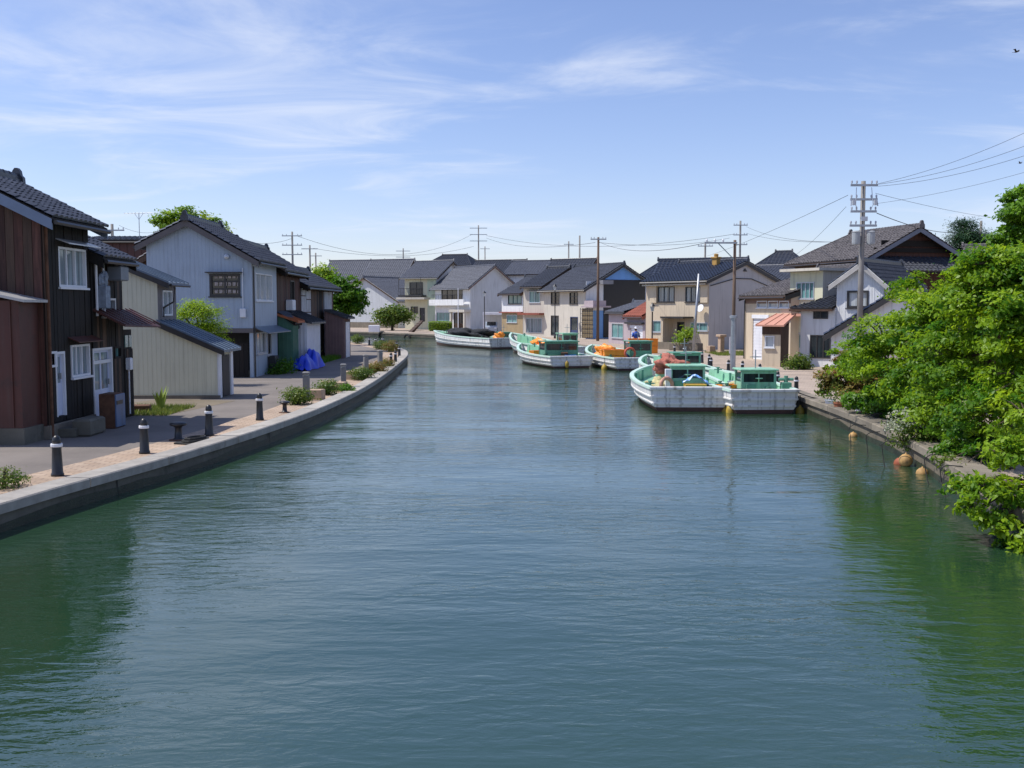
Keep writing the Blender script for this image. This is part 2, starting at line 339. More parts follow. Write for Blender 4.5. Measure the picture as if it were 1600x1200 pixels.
right_q = smooth_line([(6.0, -30, 0), (6.7, 8, 0), (7.5, 14.4, 0), (8.25, 18.3, 0), (8.95, 22.2, 0), (9.5, 28, 0), (9.7, 32.5, 0), (9.9, 38, 0), (9.75, 50, 0), (8.8, 62, 0), (6.5, 77, 0), (2.2, 92, 0), (-3, 106, 0), (-12, 119, 0), (-23, 129, 0), (-60, 148, 0), (-300, 225, 0)], 1.0)
asphalt = mat('worn_grey_asphalt', (.175, .152, .135), .9, .2, .5, bump=.3, bscale=60, patch=.25, patchcol=(.22, .19, .165))
earth = mat('bare_earth', (.16, .13, .09), .95, .3, .6, bump=.4)
pav_r = pavers('right_quay_pavers', (.36, .285, .225), (.43, .345, .275), (.26, .21, .17), 1.0, .4, .2)
pav_l = pavers('left_strip_pavers', (.40, .29, .205), (.48, .365, .27), (.24, .18, .14), 1.0, .3, .15)
def ground(line, far, m, name):
    mb = MB(); mb.quad(*[(p.x, p.y, 0) for p in line] + far)
    o = mb.build(name, m); import bmesh
    bm = bmesh.new(); bm.from_mesh(o.data); bmesh.ops.triangulate(bm, faces=bm.faces[:])
    for f in bm.faces:
        if f.normal.z < 0: f.normal_flip()
    bm.to_mesh(o.data); bm.free(); return struct(o)
ground(left_q, [(-600, 190, 0), (-600, -30, 0)], asphalt, 'ground')
ground(right_q, [(-600, 260, 0), (-600, 690, 0), (480, 690, 0), (480, -30, 0)], pav_r, 'ground')
def offs(line, d):                           # offset to the left of travel
    o = []
    for i, p in enumerate(line):
        t = (line[min(i + 1, len(line) - 1)] - line[max(i - 1, 0)]).normalized(); o.append(p + Vector((-t.y, t.x, 0)) * d)
    return o
def strip(name, line, d0, d1, z, m):
    a, b = offs(line, d0), offs(line, d1); mb = MB(); n = len(line)
    mb.add([(p.x, p.y, z) for p in a] + [(p.x, p.y, z) for p in b], [(i, i + 1, n + i + 1, n + i) for i in range(n - 1)])
    return struct(mb.build(name, m))
lq = [p for p in left_q if -12 < p.y < 118]; rq = [p for p in right_q if -12 < p.y < 140]
strip('pavement', lq, .45, 1.65, .006, pav_l)
def quay(name, line, side, face_m, cap_m, seg, capw, z1, batter=.06, drop=-1.6, cover=None):
    wall = MB(); n = len(line); lip = offs(line, side * .03); bot = offs(line, -side * batter)
    wall.add([(p.x, p.y, z1 - .14) for p in lip] + [(p.x, p.y, drop) for p in bot], [(i, i + 1, n + i + 1, n + i) for i in range(n - 1)])
    wo = struct(wall.build(name, face_m))
    z_at = lambda i, z: lip[i] + (bot[i] - lip[i]) * ((z1 - .14 - z) / (z1 - .14 - drop)) + (bot[i] - lip[i]).normalized() * .012
    al = MB(); tp = [WZ + random.uniform(.10, .22) for _ in range(n)]; al.add([(*z_at(i, tp[i]).xy, tp[i]) for i in range(n)] + [(*z_at(i, WZ - .3).xy, WZ - .3) for i in range(n)], [(i, i + 1, n + i + 1, n + i) for i in range(n - 1)])
    al.build('algae_band', mat('wet_green_algae', (.022, .028, .014), .5, .5, 4, bump=.5), wo)
    for i in range(3, n - 3, 7):
        p, q = z_at(i, z1 - .18), z_at(i, WZ); jm = MB(); t_ = (line[i + 1] - line[i]).normalized() * .016; jm.add([(*(p - t_).xy, z1 - .18), (*(p + t_).xy, z1 - .18), (*(q + t_).xy, WZ), (*(q - t_).xy, WZ)], [(0, 1, 2, 3)]); jm.build('expansion_joint', rubber, wo)
    i = 0; k = 0
    while i < n - 1:                         # cap stones, one by one
        j = min(n - 1, i + seg); a = [Vector(p) for p in line[i:j + 1]]; a0, a1 = offs(line, -side * .05)[i:j + 1], offs(line, side * capw)[i:j + 1]
        d = (a[-1] - a[0]).normalized() * .014; ps = []
        for q in (a0, a1): q[0] = q[0] + d; q[-1] = q[-1] - d
        mb = MB(); m_ = len(a0); z0 = z1 - .17; dz = random.uniform(-.006, .006); zt = z1 + dz; c = .02 * side
        inn = [p0 + (p1 - p0).normalized() * .022 for p0, p1 in zip(a0, a1)]
        ring = [[(p.x, p.y, z0) for p in a0], [(p.x, p.y, zt - .022) for p in a0], [(p.x, p.y, zt) for p in inn], [(p.x, p.y, zt) for p in a1], [(p.x, p.y, z0) for p in a1]]
        v = sum(ring, []); f = []
        for r_ in range(4):
            for e in range(m_ - 1): f.append((r_ * m_ + e, r_ * m_ + e + 1, (r_ + 1) * m_ + e + 1, (r_ + 1) * m_ + e))
        f.append(tuple(r_ * m_ for r_ in range(5))); f.append(tuple(r_ * m_ + m_ - 1 for r_ in range(5))[::-1])
        mb.add(v, f); mb.build('cap_stone', cap_m, wo); i = j; k += 1
    return wo
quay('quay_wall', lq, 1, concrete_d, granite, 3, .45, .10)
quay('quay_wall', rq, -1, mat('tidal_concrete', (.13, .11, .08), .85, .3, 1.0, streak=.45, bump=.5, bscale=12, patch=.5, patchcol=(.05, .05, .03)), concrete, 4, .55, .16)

# ------------------------------------------------------------------ roofs
def tile_field(mb, eL, eR, rL, rR, cw=.30, ch=.30, sub=4, hump=.075):
    eL, eR, rL, rR = map(Vector, (eL, eR, rL, rR)); e = (eR - eL).normalized(); up = (rL - eL); up = up - e * up.dot(e); H = up.length; up /= H
    n = e.cross(up)
    if n.z < 0: n = -n
    nc = max(1, round(H / ch)); sl1 = (rL - eL).dot(e); W = (eR - eL).length; sr1 = (rR - eL).dot(e); prof = {4: (0, .45, 1, .45), 2: (0, 1)}[sub]
    for i in range(nc):
        t0, t1 = i / nc, min(1, (i + 1.08) / nc); tm = (i + .5) / nc; a = sl1 * tm; b = W + (sr1 - W) * tm
        if b - a < cw * .5: continue
        st = cw / sub; ss = [a] + [k * st for k in range(int(math.floor(a / st)) + 1, int(math.ceil(b / st)))] + [b]; v = []; f = []
        jit = random.uniform(-.004, .004)
        for s_ in ss:
            k = int(round(s_ / st)) % sub; h = hump * prof[k] + jit; p0 = eL + e * s_ + up * (H * t0); p1 = eL + e * s_ + up * (H * t1)
            v += [p0 + n * .0, p0 + n * (h + .05), p1 + n * (h + .012)]
        for k in range(len(ss) - 1): q = 3 * k; f += [(q, q + 3, q + 4, q + 1), (q + 1, q + 4, q + 5, q + 2)]
        mb.add(v, f)
    return n
TILE = {}
def tile_objects(parent, eL, eR, rL, rR, m, cw=.27, ch=.25):   # near roofs: each tile is an object
    eL, eR, rL, rR = map(Vector, (eL, eR, rL, rR)); e = (eR - eL).normalized(); up = (rL - eL); H = up.length; up = up / H; n = e.cross(up)
    flip = n.z < 0
    if flip: n = -n
    if m.name not in TILE:
        mb = MB(); v = []; f = []; pr = [0, .012, .035, .055, .05, .02]; q = len(pr)
        for k, h in enumerate(pr):
            x = cw * 1.04 * k / (q - 1); v += [(x, 0, -.005), (x, 0, h + .022), (x, ch * 1.14, h)]
        for k in range(q - 1): o = 3 * k; f += [(o, o + 3, o + 4, o + 1), (o + 1, o + 4, o + 5, o + 2)]
        mb.add(v, f); TILE[m.name] = mb.mesh('roof_tile', m)
    W = (eR - eL).length; nx, ny = max(1, round(W / cw)), max(1, round(H / ch))
    for i in range(ny):
        for j in range(nx):
            p = eL + e * (W * j / nx) + up * (H * i / ny) + n * (.025 + random.uniform(-.004, .006))
            M = Matrix(((e.x, up.x, n.x, p.x), (e.y, up.y, n.y, p.y), (e.z, up.z, n.z, p.z), (0, 0, 0, 1)))
            if flip: M = M @ Matrix.Identity(4)
            inst('roof_tile', TILE[m.name], parent, M=M @ Matrix.Rotation(random.uniform(-.02, .02), 4, 'Z'))
def slab(mb, pts, th):                       # plane polygon thickened downwards
    pts = [Vector(p) for p in pts]; mb.extr(pts, (0, 0, -th))
def ridge_row(root, a, b, m, h=.26, ends=(True, True), scale=.72):
    a, b = Vector(a), Vector(b); d = b - a; Ln = d.length; d = d / Ln; s = Vector((-d.y, d.x, 0)).normalized(); mb = MB()
    prof = [(-.17, -.12), (-.17, .04), (-.13, .05), (-.13, h * .55), (-.10, h * .56), (-.09, h * .8), (-.05, h), (.05, h), (.09, h * .8), (.10, h * .56), (.13, h * .55), (.13, .05), (.17, .04), (.17, -.12)]
    mb.extr([a + s * (x * scale) + Vector((0, 0, z * scale)) for x, z in prof], d * Ln)
    for k in range(int(Ln / .3)):            # ridge cover tiles overlap
        p = a + d * (.3 * k + .05); mb.extr([p + s * (x * 1.12 * scale) + Vector((0, 0, (z + .012) * scale)) for x, z in prof[4:10]], d * .05)
    r = mb.build('ridge_cap', m, root)
    for q, sgn, on in ((a, -1, ends[0]), (b, 1, ends[1])):
        if not on: continue
        e = MB(); pr = [(-.26, -.18), (-.24, .12), (-.16, .2), (-.13, .36), (-.05, .46), (.05, .46), (.13, .36), (.16, .2), (.24, .12), (.26, -.18)]
        e.extr([q + s * (x * scale) + Vector((0, 0, z * scale)) for x, z in pr], d * sgn * .14); e.build('ridge_end_tile', m, root)

# ------------------------------------------------------------------ houses
class House:
    def __init__(s, name, label, A, B, D, cat='house', group=None):
        s.A = Vector(A); s.B = Vector(B); d = s.B - s.A; s.W = d.length; s.D = D; s.u = d / s.W; s.v = Vector((-s.u.y, s.u.x, 0))
        s.root = empty(name, s.A, math.atan2(s.u.y, s.u.x), label, cat, group); s.far = s.A.y > 95
    def loc(s, p): d = p - s.A; return Vector((d.dot(s.u), d.dot(s.v), d.z))
    def hit(s, face, px, py, off=0.0):       # photo pixel on a face plane: distance along the face and height
        n, o = {'front': (s.v, s.A + s.v * off), 'right': (s.u, s.B + s.u * off), 'left': (s.u, s.A + s.u * off)}[face]
        r = ray(px, py); c = Vector((0, 0, CAMH)); t = (o - c).dot(n) / r.dot(n); p = s.loc(c + r * t)
        return (p.x if face == 'front' else p.y), p.z
    def hgt(s, u, v, py):                    # height of the photo row py over the local point
        p = s.A + s.u * u + s.v * v; return at(800, py, p.y).z
    def P(s, face, a, z, d=0.0):             # face point, d inwards
        return {'front': (a, d, z), 'right': (s.W - d, a, z), 'left': (d, a, z), 'back': (a, s.D - d, z)}[face]
    def wall(s, face, m, z0, z1, holes=(), top=None, a0=0.0, a1=None, name='wall'):
        Ln = s.W if face in ('front', 'back') else s.D; a1 = Ln if a1 is None else a1; mb = MB()
        xs = sorted({a0, a1} | {q for h in holes for q in (h[0], h[2])}); zs = sorted({z0, z1} | {q for h in holes for q in (h[1], h[3])})
        xs = [x for x in xs if a0 <= x <= a1]; zs = [z for z in zs if z0 <= z <= z1]
        for i in range(len(xs) - 1):
            for j in range(len(zs) - 1):
                cx_, cz = (xs[i] + xs[i + 1]) / 2, (zs[j] + zs[j + 1]) / 2
                if any(h[0] < cx_ < h[2] and h[1] < cz < h[3] for h in holes): continue
                mb.quad(s.P(face, xs[i], zs[j]), s.P(face, xs[i + 1], zs[j]), s.P(face, xs[i + 1], zs[j + 1]), s.P(face, xs[i], zs[j + 1]))
        for h in holes:
            c = [(h[0], h[1]), (h[2], h[1]), (h[2], h[3]), (h[0], h[3])]
            for k in range(4): mb.quad(s.P(face, *c[k]), s.P(face, *c[(k + 1) % 4]), s.P(face, *c[(k + 1) % 4], .16), s.P(face, *c[k], .16))
        if top: mb.quad(*[s.P(face, a, z) for a, z in [(a0, z1), (a1, z1)] + list(top)])
        return mb.build(name, m, s.root)
    def fbox(s, mb, face, a0, a1, z0, z1, d0, d1):
        p, q = s.P(face, a0, z0, d0), s.P(face, a1, z1, d1); mb.bx(p[0], q[0], p[1], q[1], z0, z1)
    def window(s, face, h, fm=None, gm=None, n=2, sill=True, hood=False, rails=0, name='window', fw=.055, trans=0):
        fm = fm or silver; gm = gm or glass_d; a0, z0, a1, z1 = h; mb = MB(); f = fw
        s.fbox(mb, face, a0, a1, z0, z0 + f, -.035, .09); s.fbox(mb, face, a0, a1, z1 - f, z1, -.035, .09)
        s.fbox(mb, face, a0, a0 + f, z0 + f, z1 - f, -.035, .09); s.fbox(mb, face, a1 - f, a1, z0 + f, z1 - f, -.035, .09)
        o = mb.build(name, fm, s.root); w_ = (a1 - a0 - 2 * f) / n
        for k in range(n):
            x0 = a0 + f + w_ * k; pm = MB(); dd = .05 + .022 * (k % 2)
            s.fbox(pm, face, x0, x0 + w_, z0 + f, z1 - f, dd, dd + .012); pm.build('pane', gm, o)
            if n > 1 and k:
                mm = MB(); s.fbox(mm, face, x0 - f * .45, x0 + f * .45, z0 + f, z1 - f, .01, .075); mm.build('mullion', fm, o)
        for k in range(rails):
            zz_ = z0 + (z1 - z0) * (k + 1) / (rails + 1); mm = MB(); s.fbox(mm, face, a0 + f, a1 - f, zz_ - f * .4, zz_ + f * .4, .015, .07); mm.build('glazing_bar', fm, o)
        if sill: mm = MB(); s.fbox(mm, face, a0 - .05, a1 + .05, z0 - .055, z0 - .003, -.09, .05); mm.build('sill', fm, o)
        if hood: mm = MB(); s.fbox(mm, face, a0 - .12, a1 + .12, z1 + .04, z1 + .085, -.32, .0); mm.build('hood', darksteel, o)
        return o
    def door(s, face, h, m, gm=None, fm=None, glassfrac=0.0, n=1, name='door'):
        a0, z0, a1, z1 = h; f = .06; mb = MB(); fm = fm or m
        s.fbox(mb, face, a0, a0 + f, z0, z1, -.03, .1); s.fbox(mb, face, a1 - f, a1, z0, z1, -.03, .1); s.fbox(mb, face, a0 + f, a1 - f, z1 - f, z1, -.03, .1)
        fo = mb.build(name, fm, s.root); w_ = (a1 - a0 - 2 * f) / n
        for k in range(n):
            x0 = a0 + f + k * w_; x1 = x0 + w_; zc = z1 - f - (z1 - z0) * glassfrac; mb = MB(); st = .07; dd = .04 + .02 * (k % 2)
            s.fbox(mb, face, x0, x1, z0 + .01, zc, dd, dd + .04)
            if glassfrac:
                s.fbox(mb, face, x0, x0 + st, zc, z1 - f, dd, dd + .04); s.fbox(mb, face, x1 - st, x1, zc, z1 - f, dd, dd + .04); s.fbox(mb, face, x0 + st, x1 - st, z1 - f - st, z1 - f, dd, dd + .04)
            mb.build('door_leaf', m, fo)
            if glassfrac: mb = MB(); s.fbox(mb, face, x0 + st, x1 - st, zc, z1 - f - st, dd + .015, dd + .025); mb.build('pane', gm or glass_d, fo)
        hb = MB(); s.fbox(hb, face, a1 - f - .16, a1 - f - .12, z0 + .9, z0 + 1.05, -.01, .05); hb.build('handle', greysteel, fo)
        return fo
    def shutter(s, face, h, m, name='roller_shutter'):
        a0, z0, a1, z1 = h; mb = MB(); n = max(2, int((z1 - z0) / .09)); dz = (z1 - z0) / n
        for k in range(n): s.fbox(mb, face, a0, a1, z0 + k * dz + .008, z0 + (k + 1) * dz, .05 + .012 * (k % 2), .09)
        s.fbox(mb, face, a0, a1, z0, z1, .085, .1); o = mb.build(name, m, s.root)
        b = MB(); s.fbox(b, face, a0 - .04, a1 + .04, z1 - .02, z1 + .2, -.05, .05); b.build('shutter_box', m, o); return o
    def ribs(s, face, m, zb, ztop, pitch=.25, w_=.05, d=.025, a0=0.0, a1=None, holes=()):
        Ln = s.W if face in ('front', 'back') else s.D; a1 = Ln if a1 is None else a1; mb = MB(); a = a0 + pitch * .5
        while a < a1 - .02:
            segs = [(zb(a) if callable(zb) else zb, ztop(a) if callable(ztop) else ztop)]
            for h in holes:
                if h[0] - .03 < a < h[2] + .03: segs = [q for z0, z1 in segs for q in ((z0, min(z1, h[1] - .06)), (max(z0, h[3] + .06), z1)) if q[1] - q[0] > .05]
            for z0, z1 in segs: s.fbox(mb, face, a - w_ / 2, a + w_ / 2, z0, z1, -d, .0)
            a += pitch
        return stuff(mb.build('cladding_ribs', m, s.root))
    def planks(s, face, mlist, z0, ztop, pw=.18, a0=0.0, a1=None, holes=(), jit=.05):
        Ln = s.W if face in ('front', 'back') else s.D; a1 = Ln if a1 is None else a1; a = a0
        while a < a1 - .03:
            b = min(a1, a + pw * random.uniform(.88, 1.12)); c = (a + b) / 2; zt = ztop(c) if callable(ztop) else ztop; zb = z0 + random.uniform(-.0, jit)
            segs = [(zb, zt)]
            for h in holes:
                if h[0] - .02 < c < h[2] + .02: segs = [q for q0, q1 in segs for q in ((q0, min(q1, h[1])), (max(q0, h[3]), q1)) if q[1] - q[0] > .06]
            for q0, q1 in segs:
                d = random.uniform(.012, .03); p, q = Vector(s.P(face, a + .006, q0, -d)), Vector(s.P(face, b - .006, q1, .004)); m = random.choice(mlist)
                inst('plank', unit(m, 'plank'), s.root, loc=(p + q) / 2, sc=[abs(t) for t in (q - p)])
            a = b
    # roofs -------------------------------------------------------------
    def gable(s, eave, ridge, axis='u', rf=.5, oh=.5, ohg=.35, eave2=None, m=None, near=False, cap=True, hipL=0.0, hipR=0.0, ends=(True, True), barge=None, dm=None, gut=True, cwm=1.0, soffit=None):
        s.hips = (hipL, hipR); m = m or tile_dark; barge = barge or wood_mid; s.eave, s.ridge, s.axis, s.rf = eave, ridge, axis, rf
        Ln, Wd = (s.W, s.D) if axis == 'u' else (s.D, s.W); c = Wd * rf; k1 = (ridge - eave) / c; e2 = ridge - k1 * (Wd - c) if eave2 is None else eave2; k2 = (ridge - e2) / (Wd - c); s.eave2 = e2
        T = (lambda l_, x, z: Vector((l_, x, z))) if axis == 'u' else (lambda l_, x, z: Vector((x, l_, z)))
        la, lb = -ohg, Ln + ohg; th = .13; s.k1, s.k2 = k1, k2; up = .05
        F = [T(la, -oh, eave - k1 * oh + up), T(lb, -oh, eave - k1 * oh + up), T(lb - hipR, c, ridge + up), T(la + hipL, c, ridge + up)]
        Bk = [T(la, Wd + oh, e2 - k2 * oh + up), T(lb, Wd + oh, e2 - k2 * oh + up), T(lb - hipR, c, ridge + up), T(la + hipL, c, ridge + up)]
        mb = MB(); slab(mb, F, th); slab(mb, Bk, th)
        sides = []
        if hipL: sides.append([F[0], Bk[0], F[3]])
        if hipR: sides.append([Bk[1], F[1], F[2]])
        for q in sides: slab(mb, q, th)
        ro = mb.build('roof', dm or barge, s.root); cw, ch, sub = (.30, .30, 4) if not s.far else (.42, .36, 2)
        cw *= cwm; ch *= cwm; z_ = Vector((0, 0, .012))
        for n_, q in enumerate((F, Bk)):
            if near and n_ == 0: tile_objects(ro, q[0] + z_, q[1] + z_, q[3] + z_, q[2] + z_, m)
            else: tm = MB(); tile_field(tm, q[0] + z_, q[1] + z_, q[3] + z_, q[2] + z_, cw, ch, sub); stuff(tm.build('roof_tiles', m, ro))
        for q in sides: tm = MB(); tile_field(tm, q[0] + z_, q[1] + z_, q[2] + z_, q[2] + z_, cw, ch, sub); stuff(tm.build('roof_tiles', m, ro))
        if cap:
            ridge_row(ro, F[3] + Vector((0, 0, .06)), F[2] + Vector((0, 0, .06)), m, ends=ends)
            for q in sides: 
                for e in q[:2]: ridge_row(ro, e + (q[2] - e) * .04 + Vector((0, 0, .06)), q[2] + Vector((0, 0, .06)), m, h=.16, ends=(False, False), scale=.55)
        for l_, hip in ((la, hipL), (lb, hipR)):
            if hip: continue
            dl = .05 if l_ == la else -.05
            for x0, z0, x1, z1 in ((-oh, F[0].z, c, ridge + up), (Wd + oh, Bk[0].z, c, ridge + up)):
                bb = MB(); bb.extr([T(l_ - dl * .2, x0, z0 - .03), T(l_ - dl * .2, x1, z1 - .03), T(l_ - dl * .2, x1, z1 - .30), T(l_ - dl * .2, x0, z0 - .28)], T(dl, 0, 0)); bb.build('bargeboard', barge, ro)
        if gut:
            for x, z in ((-oh - .06, F[0].z - .10), (Wd + oh + .06, Bk[0].z - .10)):
                g_ = MB(); g_.tube([T(la + .05, x, z), T(lb - .05, x, z)], .055, 6); g_.build('gutter', darksteel, ro)
        s.roof = ro; return ro
    def top(s, face):                        # gable points above the wall
        if (face == 'left' and s.hips[0]) or (face == 'right' and s.hips[1]): return None
        if (s.axis == 'u' and face in ('left', 'right')) or (s.axis == 'v' and face in ('front', 'back')):
            Wd = s.D if s.axis == 'u' else s.W; c = Wd * s.rf
            if s.eave2 > s.eave: return [(Wd, s.eave2), (c, s.ridge)]
            return [(c, s.ridge)] if abs(s.eave2 - s.eave) < .01 else [(Wd, s.eave), (c, s.ridge)]
        return None
    def ztop(s, a):
        Wd = s.D if s.axis == 'u' else s.W; c = Wd * s.rf
        return s.eave + s.k1 * a if a < c else s.ridge - s.k2 * (a - c)
    def walls(s, mats, holes=None, z0=0.0):
        holes = holes or {}
        for f in ('front', 'right', 'left', 'back'):
            m = mats.get(f, mats['all']); t = s.top(f); zt = s.eave
            if t is None: zt = s.eave2 if (f == 'back' and s.axis == 'u') or (f == 'right' and s.axis == 'v') else s.eave
            elif s.eave2 < s.eave: zt = s.eave2; c = (s.D if s.axis == 'u' else s.W); t = [(c * s.rf, s.ridge), (0, s.eave)]
            s.wall(f, m, z0, zt, holes.get(f, ()), t)
    def downpipe(s, face, a, z1, m=None):
        mb = MB(); p = s.P(face, a, 0, -.07); mb.tube([(p[0], p[1], .02), (p[0], p[1], z1)], .04, 6); mb.build('downpipe', m or darksteel, s.root)
    def rect(s, face, x0, y0, x1, y1):       # pixel rectangle to face rectangle
        a0, _ = s.hit(face, x0, y1); a1, _ = s.hit(face, x1, y1); xm = (x0 + x1) / 2
        z0 = s.hit(face, xm, y1)[1]; z1 = s.hit(face, xm, y0)[1]; return (min(a0, a1), max(z0, .02), max(a0, a1), z1)

# ================================================================== LEFT BANK
# --- weathered timber house nearest the camera
h = House('wooden_house', 'old dark timber house nearest the camera with grey tile roof and red-brown boarded gable', (-11.0, 23.6, 0), (-11.0, 26.2, 0), 3.9)
LV1 = h
h.gable(5.34, 6.32, 'u', .5, .40, .3, m=tile_dark, near=True, barge=mat('pale_blue_grey_painted_board', (.16, .21, .30), .6, .1, 2), dm=wood_dark)
w1 = h.rect('front', 91, 388, 134, 449); w2 = h.rect('front', 75, 549, 88, 574); d1 = h.rect('front', 88, 549, 103, 650); w3 = h.rect('front', 111, 538, 140, 588)
hf = [w1, w2, d1, w3]
h.walls({'all': wood_dark, 'left': wood_red}, {'front': hf}, .0)
h.planks('front', [wood_dark], .32, 5.33, .17, holes=hf)
h.planks('left', [wood_red, wood_red, wood_red, wood_mid], .3, h.ztop, .2, a0=0.0, a1=3.9)
h.window('front', w1, whiteal, glass_c, 3, rails=0, hood=False, sill=True); h.window('front', w2, whiteal, glass_c, 2, sill=False); h.door('front', d1, door_w, glass_c, whiteal, .45); h.window('front', w3, whiteal, glass_c, 3, sill=True)
hb = MB(); a0, a1, zt = w1[0] - .12, w1[2] + .15, w1[3]
hb.extr([(a0, -.36, zt + .05), (a1, -.36, zt + .05), (a1, .02, zt + .18), (a0, .02, zt + .18)], (0, 0, .03)); hb.build('window_awning', silver, h.root)
hb = MB(); hb.extr([(w3[0] - .15, -.3, w3[3] + .06), (w3[2] + .25, -.3, w3[3] + .06), (w3[2] + .25, .02, w3[3] + .2), (w3[0] - .15, .02, w3[3] + .2)], (0, 0, .025)); hb.build('window_awning', redmetal, h.root)
pl = MB(); pl.bx(-.02, 2.62, -.07, .3, 0, .33, .015); pl.build('plinth', concrete, h.root)
pl = MB(); pl.bx(.0, .11, -.045, -.031, .33, 5.1); pl.build('corner_board', wood_mid, h.root)
st = MB(); st.bx(d1[0] - .1, d1[2] + .15, -.5, -.075, 0, .22, .02); st.build('door_step', concrete_d, h.root)
# red-brown clad lean-to on its near gable
an = MB(); an.bx(-.95, -.04, .12, 3.9, .38, 3.28); an.build('lean_to_wall', redmetal, h.root)
rb = MB()
for k in range(8): rb.bx(-.985, -.952, .3 + k * .45, .33 + k * .45, .4, 3.26)
rb.build('lean_to_battens', redmetal, h.root)
an = MB(); an.bx(-.98, -.03, .08, 3.9, .0, .38); an.build('lean_to_plinth', concrete_d, h.root)
an = MB(); an.extr([(-1.2, -.12, 3.24), (-.03, -.12, 3.24), (-.03, 4.1, 4.12), (-1.2, 4.1, 4.12)], (0, 0, .06)); an.build('lean_to_roof', mat('bare_zinc_sheet', (.42, .42, .42), .4, .2, 2, metal=.3, streak=.3), h.root)
h.downpipe('front', .1, 5.0, rust)

# --- second timber house with canopy
h = House('wooden_house', 'narrow black timber house with sliding doors and rusty canopy beside the cream ribbed shed', (-11.0, 26.26, 0), (-11.0, 28.35, 0), 3.9)
h.gable(4.56, 5.5, 'u', .5, .4, .1, m=tile_dark, near=True, barge=wood_dark, dm=wood_dark)
sd = h.rect('front', 147, 543, 177, 654); wa = h.rect('front', 158, 466, 180, 494); wb = h.rect('front', 178, 541, 189, 560)
h.walls({'all': wood_dark}, {'front': [sd, wa, wb]})
h.planks('front', [wood_dark, wood_dark, wood_mid], .25, 4.54, .16, holes=[sd, wa, wb]); h.planks('right', [wood_dark], .1, h.ztop, .2)
h.door('front', sd, door_w, glass_c, whiteal, .55, 2, 'sliding_door'); h.window('front', wa, silver, glass_d, 2, sill=True); h.window('front', wb, wood_dark, glass_g, 1, sill=False)
tr = MB(); zt = sd[1] + (sd[3] - sd[1]) * .78; tr.bx(sd[0] + .06, sd[2] - .06, .0, .045, zt, zt + .09); tr.build('transom_bar', whiteal, h.root)
cn = MB(); cn.extr([(.05, -.85, 2.62), (2.75, -.85, 2.55), (2.75, .0, 3.02), (.05, .0, 3.05)], (0, 0, .04)); cn.build('canopy', redmetal, h.root)
cn = MB()
for k in range(9): cn.extr([(.1 + k * .31, -.86, 2.664), (.16 + k * .31, -.86, 2.664), (.16 + k * .31, -.01, 3.084), (.1 + k * .31, -.01, 3.084)], (0, 0, .025))
cn.build('canopy_seams', redmetal, h.root)
ex = MB(); ex.bx(2.1, 2.72, .0, 1.6, .0, 2.5); ex.build('side_store', wood_dark, h.root)
for k in range(4): inst('plank', unit(wood_dark, 'plank'), h.root, loc=(2.735, .2 + k * .38, 1.24), sc=(.025, .34, 2.4))
for k in range(4): inst('plank', unit(wood_mid if k == 1 else wood_dark, 'plank'), h.root, loc=(2.16 + k * .16, -.02, 1.0), sc=(.13, .03, 1.9))
sw = MB(); sw.bx(2.18, 2.4, -.03, .0, 2.0, 2.34); sw.bx(2.46, 2.66, -.03, .0, 2.0, 2.34); sw.build('fanlight', glass_g, h.root)
ps = MB(); ps.tube([(.15, -.1, 2.9), (.15, -.1, 4.4)], .035, 6); ps.tube([(.62, -.1, 2.9), (.62, -.1, 4.4)], .03, 6); ps.build('drying_pole', whiteal, h.root)
ps = MB(); ps.bx(1.0, 1.55, -.42, -.06, 3.85, 4.25, .03); ps.build('fan_unit', mat('grey_plastic', (.16, .18, .21), .5, .1, 3), h.root)
ps = MB(); ps.bx(.2, .5, -.32, -.05, 3.1, 3.7, .02); ps.blob((.35, -.2, 3.85), (.16, .12, .22), 3); ps.build('stored_bundle', mat('grey_blue_sheet', (.20, .24, .30), .7, .4, 6, bump=.6), h.root)
mt = MB(); mt.bx(2.16, 2.36, -.16, -.035, 1.35, 1.7, .02); mt.tube([(2.26, -.08, .1), (2.26, -.08, 1.35)], .02, 5); mt.build('meter_box', whitep, h.root)
# things standing in front of the two houses
e = empty('metal_locker', (-10.45, 26.05, 0), math.pi / 2, 'pale blue upright metal cabinet with rusty side by the sliding door', 'cabinet')
m_ = MB(); m_.bx(-.32, .32, -.2, .2, .0, .9, .015); m_.build('body', rust, e); m_ = MB(); m_.bx(-.3, .3, -.235, -.204, .03, .88, .01); m_.build('door', mat('pale_blue_enamel', (.10, .16, .28), .4, .15, 3, streak=.6), e); m_ = MB(); m_.bx(-.27, .12, -.25, -.238, .62, .72); m_.build('handle', blackiron, e)
m_ = MB(); m_.bx(-.45, .45, -.22, .22, 0, .42, .05); tag(m_.build('stone_trough', concrete_d, loc=(-10.42, 24.55, 0), rz=math.pi / 2), 'dark mossy stone trough at the foot of the nearest timber house', 'trough')
m_ = MB(); m_.bx(-.3, .3, -.2, .2, 0, .22, .02); tag(m_.build('stone_block', rust, loc=G(219, 644), rz=.2), 'low brown block lying on the grass patch before the cream shed', 'block')

